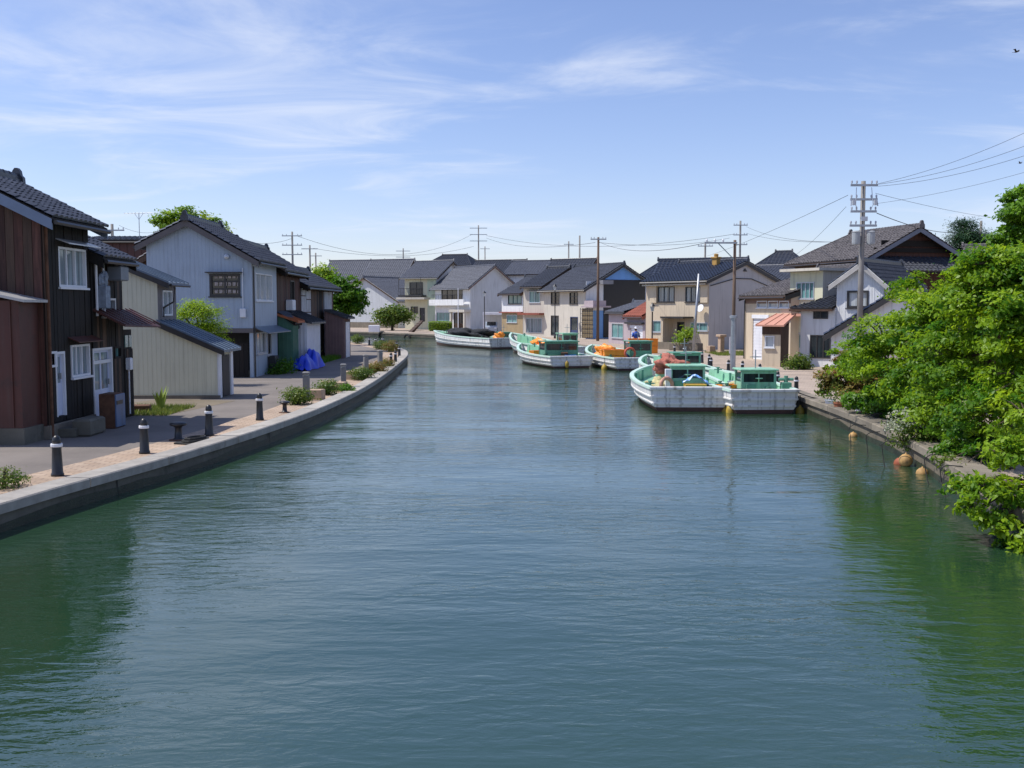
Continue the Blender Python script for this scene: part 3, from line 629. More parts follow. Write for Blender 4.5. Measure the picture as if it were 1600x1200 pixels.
# --- cream ribbed shed
yA = 34.4
h = House('ribbed_shed', 'cream ribbed metal shed stepping down towards the canal with blue-grey roofs', XY(190, yA), XY(338, yA), 1.9, 'shed')
W_ = h.W; us = h.hit('front', 247, 500)[0]; zl = h.hit('front', 192, 413)[1]; zr = h.hit('front', 247, 437)[1]; zb = h.hit('front', 247, 505)[1]; ze = h.hit('front', 338, 545)[1]
mb = MB(); prof = [(0, 0), (W_, 0), (W_, ze), (us, zb), (us, zr), (0, zl)]
mb.quad(*[(a, 0, z) for a, z in prof]); mb.quad(*[(a, 1.9, z) for a, z in prof][::-1]); mb.quad((W_, 0, 0), (W_, 1.9, 0), (W_, 1.9, ze), (W_, 0, ze)); mb.quad((0, 0, 0), (0, 0, zl), (0, 1.9, zl), (0, 1.9, 0))
mb.build('wall', creamrib, h.root)
zt_ = lambda a: zl + (zr - zl) * a / us if a < us else zb + (ze - zb) * (a - us) / (W_ - us)
h.ribs('front', creamrib, .05, lambda a: zt_(a) - .02, .155, .022, .007)
wh = (.45, zb + .25, 1.4, zr - .35)
mb = MB()
for z0, z1, y0, y1 in ((zb - .3, wh[1], 0, 1.9), (wh[3], zr, 0, 1.9), (wh[1], wh[3], 0, wh[0]), (wh[1], wh[3], wh[2], 1.9)): mb.quad((us, y0, z0), (us, y1, z0), (us, y1, z1), (us, y0, z1))
mb.build('wall', mat('brown_grey_board', (.16, .15, .16), .7, .2, 2), h.root)
wn = MB(); wn.bx(us - .08, us + .04, wh[0], wh[0] + .06, wh[1], wh[3]); wn.bx(us - .08, us + .04, wh[2] - .06, wh[2], wh[1], wh[3]); wn.bx(us - .08, us + .04, 0.9, .96, wh[1] + .06, wh[3] - .06); wn.bx(us - .08, us + .04, wh[0] + .06, wh[2] - .06, wh[3] - .06, wh[3]); wn.bx(us - .08, us + .04, wh[0] + .06, wh[2] - .06, wh[1], wh[1] + .06)
wo = wn.build('window', whiteal, h.root); wn = MB(); wn.bx(us - .06, us - .04, wh[0] + .06, wh[2] - .06, wh[1] + .06, wh[3] - .06); wn.build('pane', glass_c, wo)
sheet = mat('blue_grey_metal_roofing', (.13, .17, .22), .4, .15, 1.5, streak=.15)
def metal_roof(root, a, b, c, d, m, th=.09, seam=.4):   # a,b eave; c,d top (over b, a)
    a, b, c, d = map(Vector, (a, b, c, d)); mb = MB(); mb.extr([a, b, c, d], (0, 0, -th)); r = mb.build('metal_roof', m, root); n = max(1, int((b - a).length / seam)); s_ = MB(); e = (b - a).normalized() * .03
    for k in range(n + 1):
        p, q = a + (b - a) * (k / n) * .985, d + (c - d) * (k / n) * .985; s_.extr([p, p + e, q + e, q], (0, 0, .035))
    s_.build('roof_seams', m, r); return r
k1 = (zl - zr) / us; k2 = (zb - ze) / (W_ - us)
metal_roof(h.root, (us + .45, -.18, zr - k1 * .45 + .1), (us + .45, 2.0, zr - k1 * .45 + .1), (-.2, 2.0, zl + k1 * .2 + .1), (-.2, -.18, zl + k1 * .2 + .1), sheet)
metal_roof(h.root, (W_ + .3, -.16, ze - k2 * .3 + .1), (W_ + .3, 2.0, ze - k2 * .3 + .1), (us + .0, 2.0, zb + .1), (us + .0, -.16, zb + .1), sheet)
mb = MB(); mb.extr([(us + .46, -.2, zr - k1 * .46 + .06), (us + .46, -.2, zr - k1 * .46 - .12), (-.2, -.2, zl + k1 * .2 - .12), (-.2, -.2, zl + k1 * .2 + .06)], (0, .04, 0)); mb.extr([(W_ + .31, -.2, ze - k2 * .31 + .07), (W_ + .31, -.2, ze - k2 * .31 - .1), (us - .1, -.2, zb + .1 * k2 - .12), (us - .1, -.2, zb + k2 * .1 + .07)], (0, .04, 0)); mb.build('bargeboard', darksteel, h.root)
mb = MB(); mb.tube([(us + .5, -.1, zr - k1 * .45 + .0), (us + .5, 1.9, zr - k1 * .45 + .0)], .05, 6); mb.tube([(us + .5, .3, zr - k1 * .45), (us + .45, .3, zr - .75), (us + .1, .3, zr - .95), (us + .1, .3, zb + .2)], .035, 6); mb.build('gutter', darksteel, h.root)
dh = MB(); dh.bx(W_ - .02, W_ + .05, .5, 1.35, .02, ze - .25); dh.build('door', blackw, h.root)
dh = MB(); dh.bx(W_ + .0, W_ + .08, .02, .3, .02, ze - .12); dh.build('door_post', whitep, h.root); dh = MB(); dh.bx(W_ + .0, W_ + .08, 1.42, 1.7, .02, ze - .12); dh.build('door_post', whitep, h.root)
mb = MB(); mb.bx(-.1, W_ + .1, -.12, .0, 0, .12); mb.build('plinth', concrete, h.root)
struct(MB().quad((-14.4, 29.0, .004), (-10.1, 28.75, .004), (-9.3, 33.6, .004), (-11.9, 34.45, .004)).build('gravel_patch', earth))

# --- pale blue ribbed house with overhanging upper storey
yA = 45.0
h = House('ribbed_house', 'pale blue ribbed metal house with dark open ground floor and framed window in its gable', XY(232, yA), XY(395, yA), 4.7)
W_ = h.W; rf = (297 - 232) / (395 - 232); er = h.hit('front', 395, 402)[1]; rg = h.hit('front', 297, 345)[1]; el = h.hit('front', 232, 378)[1]; zfl = h.hit('front', 395, 513)[1]
h.gable(el, rg, 'v', rf, .4, .3, eave2=er, m=tile_dark, barge=mat('grey_brown_board', (.12, .105, .105), .7, .15, 2), dm=wood_dark)
wf = h.rect('front', 328, 428, 376, 463); wr = h.rect('right', 399, 428, 425, 470)
h.walls({'all': bluewall}, {'front': [wf], 'right': [wr]}, zfl)
h.ribs('front', bluewall, zfl, lambda a: h.ztop(a) - .06, .17, .022, .006, holes=[wf]); 
h.window('front', wf, darksteel, glass_d, 2, sill=True, hood=True, rails=2, fw=.1); h.window('right', wr, whiteal, glass_w, 3)
mb = MB()
for k in range(3): 
    for q in range(6): mb.bx(wf[0] + .22 + q * .2, wf[0] + .36 + q * .2, .015, .04, wf[1] + .14 + k * .33, wf[1] + .3 + k * .33)
mb.build('shelf_goods', mat('mixed_goods', (.35, .30, .28), .8, .6, 9), h.root)
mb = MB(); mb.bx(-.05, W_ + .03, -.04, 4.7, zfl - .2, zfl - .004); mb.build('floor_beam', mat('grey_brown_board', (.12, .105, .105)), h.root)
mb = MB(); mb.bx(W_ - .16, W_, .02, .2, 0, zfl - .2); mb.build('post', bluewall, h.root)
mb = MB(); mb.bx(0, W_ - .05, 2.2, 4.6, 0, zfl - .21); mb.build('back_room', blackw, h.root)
for k in range(8):
    inst('fence_board', unit(wood_dark, 'fence_board'), h.root, loc=(W_ - 1.75 + k * .2, .12, .78), sc=(.18, .03, 1.5 + .06 * random.random()))
mb = MB(); mb.bx(W_ - 1.9, W_ - .2, .15, .3, 0, .3); mb.build('low_wall', concrete_d, h.root)
wg = h.rect('right', 401, 519, 415, 552); wg2 = (wg[2] + .35, wg[1] - .15, wg[2] + 1.1, wg[3])
h.wall('right', bluewall, 0, zfl - .2, [wg, wg2], a0=.2, a1=4.7); h.window('right', wg, silver, glass_w, 2); h.window('right', wg2, silver, glass_w, 1)
cn = MB(); cn.extr([(W_ + .7, .15, zfl - .25), (W_ + .7, 4.6, zfl - .25), (W_ + .0, 4.6, zfl + .02), (W_ + .0, .15, zfl + .02)], (0, 0, .05)); cn.build('canopy', sheet, h.root)
mb = MB(); mb.bx(W_ + .03, W_ + .35, 2.6, 3.4, .1, .85, .02); mb.build('store_box', blackiron, h.root)
h.downpipe('right', .06, er - .4)

for a_, z_ in ((1.2, 3.2), (3.6, 5.4)): p = MB(); p.lathe([(.09, 0), (.11, .03), (.11, .09), (.03, .12)], n=10); o = p.build('vent_cap', silver, h.root); o.location = (a_, -.02, z_); o.rotation_euler = (1.57, 0, 0)
p = MB(); p.bx(4.15, 4.4, -.14, -.03, 2.7, 3.1, .02); p.tube([(4.28, -.06, 3.1), (4.28, -.06, 4.9)], .02, 5); p.build('meter_box', whitep, h.root)
# --- old brown houses stepping back along the street
h = House('patchwork_house', 'old red-brown boarded house with air conditioner behind the green and white lean-to sheds', XY(433, 50.2), XY(469, 56.6), 4.4)
h.gable(5.2, 6.3, 'u', .42, .5, .15, m=tile_dark, barge=wood_dark, dm=wood_dark)
wq = (3.6, 3.5, 4.7, 4.6)
h.walls({'all': wood_red}, {'front': [wq]}); h.planks('front', [wood_red, wood_mid, wood_red], 2.4, 5.15, .3, holes=[wq]); h.planks('left', [wood_red], 3, h.ztop, .25)
h.window('front', wq, darksteel, glass_d, 2)
b = MB(); b.bx(2.1, 3.0, -.4, -.06, 3.0, 3.55, .03); b.build('air_conditioner', whitep, h.root)
pr = MB(); pr.extr([(-.1, -.9, 2.25), (6.3, -.9, 2.25), (6.3, -.03, 2.85), (-.1, -.03, 2.85)], (0, 0, .06)); po = pr.build('pent_roof', wood_dark, h.root)
tm = MB(); tile_field(tm, (-.1, -.9, 2.33), (6.3, -.9, 2.33), (-.1, -.05, 2.92), (6.3, -.05, 2.92)); stuff(tm.build('roof_tiles', tile_dark, po))
for k in range(5): inst('rafter_end', unit(wood_mid, 'rafter_end'), h.root, loc=(.45 + k * 1.3, -.27, 4.8), sc=(.1, .42, .11))
h = House('patchwork_house', 'lower house patched with white metal sheets at the far end of the left row', XY(470, 56.9), XY(521, 66.5), 4.0)
h.gable(4.55, 5.45, 'u', .42, .5, .2, m=tile_dark, barge=wood_dark, dm=wood_dark); wq2 = (3.4, 1.0, 4.4, 2.4)
h.walls({'all': wood_red}, {'front': [wq2]}); h.planks('front', [wood_dark, wood_mid], .1, 4.5, .3, a0=2.6, a1=6.2, holes=[wq2]); h.planks('left', [wood_red], 3, h.ztop, .25); h.window('front', wq2, silver, glass_d, 2)
for k, (a0, a1, z0, z1) in enumerate(((.1, 1.3, 2.9, 3.8), (1.35, 2.5, 2.9, 3.6), (.1, 1.2, 3.85, 4.45), (1.25, 2.5, 3.65, 4.45), (6.4, 8.8, .3, 2.5), (6.4, 8.8, 2.55, 4.4), (.2, 2.4, 1.9, 2.85))):
    p = MB(); p.bx(a0, a1, -.05 - .006 * k, -.01, z0, z1); p.build('patch_sheet', mat('rust_streaked_white_sheet', (.42, .44, .48), .6, .12, 2, streak=.8, patch=.5, patchcol=(.16, .08, .05)), h.root)
for k in range(7): inst('rafter_end', unit(wood_mid, 'rafter_end'), h.root, loc=(.45 + k * 1.4, -.27, 4.2), sc=(.1, .42, .11))
# sheds built against it
def shed(name, label, c, d, rz, m, rm, zf, zb_, doorm=None, ribs=.2):
    e = empty(name, (c[0], c[1], 0), rz, label, 'shed'); x, y = d[0] / 2, d[1] / 2; mb = MB()
    mb.add([(-x, -y, 0), (x, -y, 0), (x, y, 0), (-x, y, 0), (-x, -y, zf), (x, -y, zf), (x, y, zb_), (-x, y, zb_)], [(0, 1, 5, 4), (1, 2, 6, 5), (2, 3, 7, 6), (3, 0, 4, 7)]); mb.build('wall', m, e)
    rbm = MB(); k = -x + ribs / 2
    while k < x: rbm.bx(k - .03, k + .03, -y - .02, -y, .03, zf - .02); k += ribs
    k = -y + ribs / 2
    while k < y:
        zt = zf + (zb_ - zf) * (k + y) / (2 * y) - .05; rbm.bx(-x - .02, -x, k - .03, k + .03, .03, zt); rbm.bx(x, x + .02, k - .03, k + .03, .03, zt); k += ribs
    stuff(rbm.build('cladding_ribs', m, e)); metal_roof(e, (-x - .15, -y - .3, zf + .02), (x + .15, -y - .3, zf + .02), (x + .15, y, zb_ + .08), (-x - .15, y, zb_ + .08), rm)
    if doorm: q = MB(); q.bx(-x * .6, x * .6, -y - .05, -y - .022, .03, zf - .25); q.build('door', doorm, e)
    return e
shed('green_shed', 'narrow green corrugated lean-to with rusty orange roof', (-11.35, 50.9), (1.3, .75), math.pi / 2, greenwall, mat('rusty_orange_roof', (.42, .13, .05), .7, .3, 3), 2.45, 2.75)
e = shed('white_shed', 'white boarded lean-to shed behind the blue tarpaulin', (-11.25, 54.0), (3.6, 1.15), math.pi / 2, whitep, tile_dark, 2.35, 2.9, None)
q = MB(); q.lathe([(.02, 0), (.12, .02), (.14, .06), (.05, .1)], (0, 0, 0), 12); o = q.build('wall_lamp', blackiron, e); o.location = (-1.85, -.1, 2.15); o.rotation_euler = (0, -1.57, 0)
shed('pink_shed', 'dusty pink metal shed with white corner at the far end of the row', (-11.05, 63.6), (2.4, 1.2), math.pi / 2, pinkwall, tile_dark, 2.5, 2.95, whitep)
# blue tarpaulin heap
mb = MB(); n = 26; vs = []; fs = []
def tz(u, v):
    b = .62 * math.exp(-((u - .25) / .2) ** 4) + .85 * math.exp(-((u - .75) / .2) ** 4) + .25 * math.exp(-((u - .5) / .3) ** 2); return b * (1 - abs(v) ** 4) * .95 + .05 * math.sin(9 * u + 7 * v) + .04 * math.sin(17 * u - 11 * v)
for i in range(n + 1):
    for j in range(13):
        u, v = i / n, j / 6 - 1; vs.append((u * 3.4 + .06 * math.sin(9 * v + i), v * (.42 + .08 * math.sin(5 * u * 3)), max(.03, tz(u, v) + .02)))
for i in range(n):
    for j in range(12): fs.append((i * 13 + j, (i + 1) * 13 + j, (i + 1) * 13 + j + 1, i * 13 + j + 1))
mb.add(vs, fs); tag(mb.build('tarpaulin', bluetarp, smooth=True, loc=(-10.55, 49.6, 0), rz=R(86)), 'bright blue tarpaulin draped over a heap beside the white shed', 'tarpaulin')
# buildings further behind on the left
h = House('barn', 'dull red-brown corrugated barn with flat roofline behind the timber houses', XY(128, 56), XY(234, 56), 6, 'barn')
h.gable(h.hgt(2, 0, 377), h.hgt(2, 0, 377) + .35, 'u', .5, .15, .15, m=tile_dark, cap=False, barge=wood_dark); h.walls({'all': redmetal}); h.ribs('front', redmetal, .1, h.eave - .05, .4, .1, .03)
h = House('brown_house', 'small brown house peeping between the barn and the pale blue house', XY(196, 51), XY(252, 51), 5)
h.gable(h.hgt(1, 0, 424), h.hgt(1, 0, 392), 'v', .9, .3, .3, m=tile_brown, barge=wood_mid); h.walls({'all': wood_red}); h.planks('front', [wood_red, wood_mid], .2, lambda a: h.ztop(a) - .02, .3)

# ================================================================== RIGHT BANK HOUSES
def apex_h(h, axis, rf, py):
    return h.hgt(h.W if axis == 'u' else h.W * rf, h.D * rf if axis == 'u' else 0, py)
# --- cream two-storey house with the tall grey gable
h = House('cream_house', 'cream two-storey house with dark blue tile roof and tall plain grey gable', XY(1009, 80.5), XY(1107, 75.5), 8.4)
h.gable(h.hgt(h.W, 0, 436), apex_h(h, 'u', .5, 409), 'u', .5, .55, .2, m=tile_blue, barge=darksteel, dm=cream2)
r = h.rect; ho = [r('front', 1028, 448, 1054, 472), r('front', 1071, 448, 1095, 472), r('front', 1020, 501, 1044, 519), r('front', 1079, 504, 1106, 517), r('front', 1058, 503, 1069, 534)]
h.walls({'all': warmgrey_r, 'front': cream}, {'front': ho})
for k in (0, 1): h.window('front', ho[k], darksteel, glass_c, 3, sill=True)
h.window('front', ho[2], silver, glass_g, 2); h.window('front', ho[3], silver, glass_g, 2); h.door('front', ho[4], darksteel, glass_d, None, .5)
for k in (0, 1):
    p = MB(); a1 = ho[k][2]; p.bx(a1 + .06 if k else ho[k][0] - .75, a1 + .75 if k else ho[k][0] - .06, -.14, -.01, ho[k][1] - .05, ho[k][3] + .1); p.build('shutter_case', cream, h.root)
p = MB(); p.bx(ho[4][0] - .7, ho[4][2] + .9, -1.2, -.01, ho[4][3] + .28, ho[4][3] + .42); p.build('porch_roof', darksteel, h.root)
p = MB(); p.bx(ho[4][0] - .7, ho[4][0] - .5, -1.1, -.01, 0, ho[4][3] + .27); p.build('porch_wall', cream, h.root)
p = MB(); p.bx(ho[4][0] - .4, ho[4][2] + .5, -1.1, -.02, 0, .25, .02); p.build('step', concrete, h.root)
p = MB(); p.bx(0, h.W, -.5, -.02, h.eave - .42, h.eave - .32); p.build('soffit', cream2, h.root)
p = MB(); p.tube([(h.W + .05, .1, h.eave - .5), (h.W + .05, 3.0, h.eave + .1), (h.W + .05, 5.0, h.eave + .1), (h.W + .05, 8.2, h.eave - .7)], .03, 5); p.build('cable', rubber, h.root)
p = MB(); p.extr([(h.W + .01, h.D / 2 - .25, h.ridge - .75), (h.W + .01, h.D / 2 + .25, h.ridge - .75), (h.W + .01, h.D / 2, h.ridge - .5)], (.04, 0, 0)); p.build('gable_vent', darksteel, h.root)
p = MB(); p.lathe([(.0, 0), (.28, .06), (.3, .1)], n=14); o = p.build('satellite_dish', whitep, h.root); o.location = (h.W - .5, -.3, 3.1); o.rotation_euler = (1.2, 0, 0)
p = MB(); p.bx(.2, h.W - .2, -1.9, -1.75, 0, .55); fw_ = p.build('front_wall', concrete, h.root)
CREAM = h
# yellow chimney pot standing on its roof
p = MB(); p.bx(-.22, .22, -.22, .22, 0, .75, .03); p.bx(-.3, .3, -.3, .3, .68, .8, .02); p.lathe([(.16, .8), (.18, 1.0), (.1, 1.05)], n=10); q = CREAM.A + CREAM.u * 4.1 + CREAM.v * 3.3
o = p.build('chimney', mat('ochre_clay', (.42, .25, .07), .8, .2, 5), CREAM.root); o.location = (4.3, 3.35, CREAM.eave + 3.1 * CREAM.k1)
# --- red roofed workshop and grey one beside it
h = House('workshop', 'low workshop with red-brown metal roof and white roller shutter', XY(979, 84.5), XY(1008, 81.8), 5)
h.gable(h.hgt(1, 0, 492), h.hgt(1, 2.5, 468), 'u', .5, .35, .1, m=redroof, cap=False, barge=redroof, dm=redroof)
sh = r = h.rect('front', 985, 512, 1004, 540); h.walls({'all': pinkgrey}, {'front': [sh]}); h.shutter('front', sh, whitep); p = MB(); p.bx(.1, h.W - .1, -.3, -.02, h.eave - .75, h.eave - .6); p.build('lintel_hood', darksteel, h.root)
h = House('workshop', 'small grey workshop with pale tiled roof left of the red roof', XY(951, 90), XY(980, 86), 5)
h.gable(h.hgt(1, 0, 487), h.hgt(1, 2.5, 474), 'u', .5, .35, .1, m=tile_grey, cap=True, barge=darksteel); wn = h.rect('front', 956, 505, 974, 528); h.walls({'all': pinkgrey}, {'front': [wn]}); h.window('front', wn, silver, glass_g, 2)
# --- blue-gabled house
h = House('blue_gabled_house', 'beige house with wide tile roof, sky blue gable and black boarded side', XY(850, 110), XY(915, 103), 7.6)
h.gable(h.hgt(h.W, 0, 449), apex_h(h, 'u', .58, 414), 'u', .58, .6, .5, m=tile_dark, barge=darksteel, dm=cream2); r = h.rect
ho = [r('front', 861, 457, 874, 475), r('front', 890, 457, 903, 475), r('front', 861, 493, 873, 524), r('front', 891, 495, 903, 528)]
h.walls({'all': cream2, 'right': blueg}, {'front': ho})
for k in (0, 1): h.window('front', ho[k], darksteel, glass_d, 2, rails=2)
h.window('front', ho[2], darksteel, glass_d, 2, sill=False); h.door('front', ho[3], bluepl if False else mat('navy_door', (.03, .05, .13), .4), glass_d, None, .6)
zg = h.hit('right', 955, 437)[1]
p = MB(); p.bx(h.W + .01, h.W + .06, 2.2, h.D - .03, .1, zg); p.build('black_cladding', blackw, h.root); p = MB(); p.bx(h.W + .01, h.W + .05, .02, 2.15, 2.9, zg - .2); p.build('white_cladding', white_r, h.root)
p = MB(); p.bx(h.W + .02, h.W + 1.2, 1.3, 2.6, zg - .5, zg - .1); p.build('box_bay', mat('grey_bay', (.22, .22, .24), .6), h.root)
p = MB(); p.bx(h.W + .0, h.W + 2.2, -.6, 1.6, 3.2, 3.36); p.bx(h.W + .0, h.W + 1.6, -.2, 1.4, 3.36, 3.9); p.build('flat_porch', pinkgrey, h.root)
p = MB()
for k in range(6): p.bx(h.W - .2 + k * .42, h.W - .16 + k * .42, -.55, -.5, .1, 3.15)
for k in range(7): p.bx(h.W - .2, h.W + 1.95, -.56, -.49, .3 + k * .45, .34 + k * .45)
p.build('entrance_lattice', darksteel, h.root)
p = MB(); p.bx(h.W - .1, h.W + 1.9, -.42, -.4, .1, 3.1); p.build('lattice_screen', tan_, h.root)
# --- neighbours to its left
h = House('beige_house', 'narrow beige house with single large upper window between two roofs', XY(818, 112.5), XY(850, 110.2), 8)
h.gable(h.hgt(1, 0, 446), h.hgt(1, 4, 420), 'u', .5, .5, .1, m=tile_dark, barge=wood_mid); r = h.rect; ho = [r('front', 827, 455, 844, 473), r('front', 822, 497, 847, 520)]
h.walls({'all': cream2}, {'front': ho}); h.window('front', ho[0], silver, glass_g, 2, hood=True); h.window('front', ho[1], silver, glass_c, 4, sill=False); p = MB(); p.bx(-.1, h.W + .1, -.9, -.02, h.hit('front', 830, 492)[1], h.hit('front', 830, 490)[1] + .08); p.build('canopy', redroof, h.root)
h = House('ochre_house', 'low house with white upper wall and ochre tiled ground floor beside the carport', XY(784, 116.5), XY(817, 113), 7)
h.gable(h.hgt(1, 0, 457), h.hgt(1, 3.5, 434), 'u', .5, .5, .15, m=tile_dark, barge=wood_mid); r = h.rect; zm = h.hit('front', 800, 488)[1]; ho = [r('front', 794, 461, 815, 475), r('front', 792, 492, 808, 504)]
h.wall('front', white_r, zm, h.eave, [ho[0]]); h.wall('front', tan_, 0, zm, [ho[1]]); h.wall('left', white_r, 0, h.eave, (), h.top('left')); h.wall('right', white_r, 0, h.eave, (), h.top('right')); h.window('front', ho[0], darksteel, glass_g, 3); h.window('front', ho[1], silver, glass_g, 2)
p = MB(); p.bx(-.1, h.W + .1, -.35, -.01, zm - .06, zm + .06); p.build('belt_canopy', redroof, h.root)
# --- far bank: grey-white house with big gable
h = House('white_house', 'white house with broad plain gable wall beside the carport on the far bank', XY(680, 147), XY(735, 140), 7.9)
h.gable(h.hgt(h.W, 0, 446), apex_h(h, 'u', .5, 416), 'u', .5, .7, .5, m=tile_grey, barge=mat('brown_fascia', (.14, .09, .07), .7), dm=white_r); r = h.rect
ho = [r('front', 690, 450, 723, 469), r('front', 682, 488, 703, 503), r('front', 709, 489, 726, 515)]
h.walls({'all': lgrey_r, 'front': white_r}, {'front': ho}); h.window('front', ho[0], darksteel, glass_d, 4); h.window('front', ho[1], silver, glass_g, 2); h.door('front', ho[2], wood_mid, glass_d, darksteel, .6, 2)
p = MB(); z_ = ho[0][1]; p.bx(-.2, h.W - .3, -.95, -.02, z_ - .75, z_ - .55); p.build('balcony_floor', white_r, h.root); p = MB(); p.bx(-.2, h.W - .3, -.95, -.88, z_ - .52, z_ + .1); p.build('balcony_front', white_r, h.root)
p = MB()
for k in range(14): p.bx(.6 + k * .42, .64 + k * .42, -.93, -.9, z_ + .1, z_ + .75)
p.bx(.5, 6.4, -.94, -.89, z_ + .75, z_ + .8); p.build('balcony_rail', darksteel, h.root)
p = MB(); p.bx(h.W - 3.6, h.W + .2, -1.2, -.02, 2.6, 2.95); p.build('porch_roof', cream2, h.root); p = MB(); p.bx(h.W - 3.5, h.W - 3.2, -1.1, -.8, 0, 2.6); p.bx(h.W - .2, h.W + .1, -1.1, -.8, 0, 2.6); p.build('porch_post', cream2, h.root)
e = empty('carport', XY(771, 128), 0, 'flat-roofed white carport between the white gable and the ochre house', 'carport'); z_ = at(771, 488, 128).z
p = MB(); p.bx(-1.3, 1.5, -2.5, 4.5, z_ - .3, z_); p.build('roof', whitep, e); p = MB(); p.bx(-1.3, 1.5, 4.2, 4.4, 0, z_ - .31); p.build('back_wall', lgrey_r, e)
for x in (-1.2, 1.4): p = MB(); p.bx(x - .06, x + .06, -2.4, -2.28, 0, z_ - .31); p.build('post', whitep, e)
# car in the carport
def car(loc, rz, m, label):
    e = empty('car', loc, rz, label, 'car'); b = MB(); pr = [(-1.65, .25), (-1.68, .75), (-1.5, .92), (-.95, .98), (-.45, 1.42), (.75, 1.45), (1.4, .98), (1.65, .9), (1.7, .3)]
    b.extr([(-.74, x, z) for x, z in pr], (1.48, 0, 0)); b.build('body', m, e)
    g_ = MB(); g_.extr([(-.755, x, z) for x, z in ((-.85, 1.0), (-.42, 1.36), (.7, 1.38), (1.2, 1.0))], (1.51, 0, 0)); g_.build('window', glass_d, e)
    g_ = MB(); g_.extr([(-.6, -.98, .985), (.6, -.98, .985), (.55, -.5, 1.40), (-.55, -.5, 1.40)], (0, -.03, .02)); g_.build('windscreen', glass_d, e)
    for x in (-.66, .66):
        for y in (-1.05, 1.1):
            t_ = MB(); t_.tube([(x - .1, y, .3), (x + .1, y, .3)], .3, 14); t_.build('wheel', rubber, e)
        l_ = MB(); l_.box((x * .8, -1.68, .66), (.3, .06, .14)); l_.build('headlight', whiteal, e)
    return e
car(XY(768, 127.5), 0, mat('silver_blue_car_paint', (.30, .36, .45), .25, .04, 1, coat=.5), 'small silver blue car parked under the carport')
# --- yellow-green balcony house
h = House('balcony_house', 'pale yellow and green house with black balcony on the far bank', XY(633, 150), XY(682, 147.5), 8)
h.gable(h.hgt(1, 0, 432), h.hgt(1, 4, 410), 'u', .5, .6, .6, m=tile_grey, barge=wood_mid, dm=cream2); r = h.rect; ho = [r('front', 640, 441, 661, 460), r('front', 630, 481, 639, 489), r('front', 642, 479, 653, 489), r('front', 656, 481, 664, 502)]
ax = h.hit('front', 668, 480)[0]
h.wall('front', yellow_r, 0, h.eave, ho, a1=ax); h.wall('front', green_r, 0, h.eave, a0=ax, name='wall'); h.wall('left', yellow_r, 0, h.eave, (), h.top('left')); h.wall('right', white_r, 0, h.eave, (), h.top('right'))
for k in (0, 1, 2): h.window('front', ho[k], darksteel, glass_d, 2)
h.door('front', ho[3], darksteel, glass_d); z_ = ho[0][1]
p = MB(); p.bx(-.3, ax - .2, -1.3, -.02, z_ - .35, z_ - .12); bo = p.build('balcony', darksteel, h.root); p = MB()
for k in range(12): p.bx(-.25 + k * .28, -.21 + k * .28, -1.28, -1.24, z_ - .12, z_ + .8)
p.bx(-.3, ax - .2, -1.3, -1.22, z_ + .8, z_ + .88); p.bx(-.28, -.22, -1.25, -1.19, z_ + .88, h.eave - .1); p.bx(ax - .4, ax - .34, -1.25, -1.19, z_ + .88, h.eave - .1); p.build('balcony_rail', darksteel, bo)
p = MB(); p.bx(-.5, ax + .4, -1.6, -.02, z_ - .75, z_ - .45); p.build('porch_roof', cream2, h.root)
# --- white gable at the far left of the far bank
h = House('white_gable_house', 'tall plain white gabled house behind the round tree at the canal bend', XY(535, 165), XY(622, 158), 10)
h.gable(h.hit('front', 535, 461)[1], h.hit('front', 571, 434)[1], 'v', .43, .5, .4, m=tile_grey, barge=wood_mid, dm=white_r); h.walls({'all': lgrey_r}); p = MB(); p.bx(0, h.W, -.06, -.01, 0, .9); p.build('plinth', concrete, h.root)
# --- roofs of houses behind
BG = [(505, 585, 190, 438, 408, 'u', tile_grey, lgrey_r, 'grey-roofed house furthest left behind the canal bend'), (566, 628, 176, 440, 407, 'u', tile_grey, lgrey_r, 'house with light grey roof rising behind the white gabled house'),
      (664, 735, 196, 414, 399, 'h', tile_dark, white_r, 'house with dark hipped roof above the balcony house'), (733, 806, 168, 428, 408, 'u', tile_dark, white_r, 'dark-roofed house right behind the broad white gable'),
      (790, 872, 150, 427, 409, 'u', tile_grey, white_r, 'house with grey roof over a white wall behind the beige houses'), (842, 905, 128, 440, 407, 'u', tile_dark, white_r, 'dark-roofed house behind the blue-gabled house'),
      (984, 1062, 118, 440, 410, 'h', tile_blue, white_r, 'house with dark hipped roof between the blue gable and the cream house'), (1020, 1150, 100, 440, 407, 'u', tile_blue, white_r, 'dark-roofed house directly behind the cream house'),
      (1165, 1252, 112, 424, 395, 'h', tile_dark, wood_dark, 'house with dark hipped roof above the garage house'), (1150, 1240, 90, 440, 418, 'u', tile_grey, white_r, 'house with speckled grey roof beside the tall grey gable'),
      (1500, 1640, 75, 432, 385, 'u', tile_brown, wood_mid, 'brown-roofed house hidden behind the waterside trees')]
for x0, x1, Y, ye, yr, kd, tmx, wmx, lab in BG:
    h = House('background_house', lab, XY(x0, Y), XY(x1, Y - 3), 8, 'house', 'houses in the second row'); hp = 2.6 if kd == 'h' else 0
    h.gable(h.hgt(h.W / 2, -.5, ye), h.hgt(h.W / 2, 4, yr), 'u', .5, .5, .4, m=tmx, hipL=hp, hipR=hp, barge=wood_mid, gut=False); h.walls({'all': wmx})

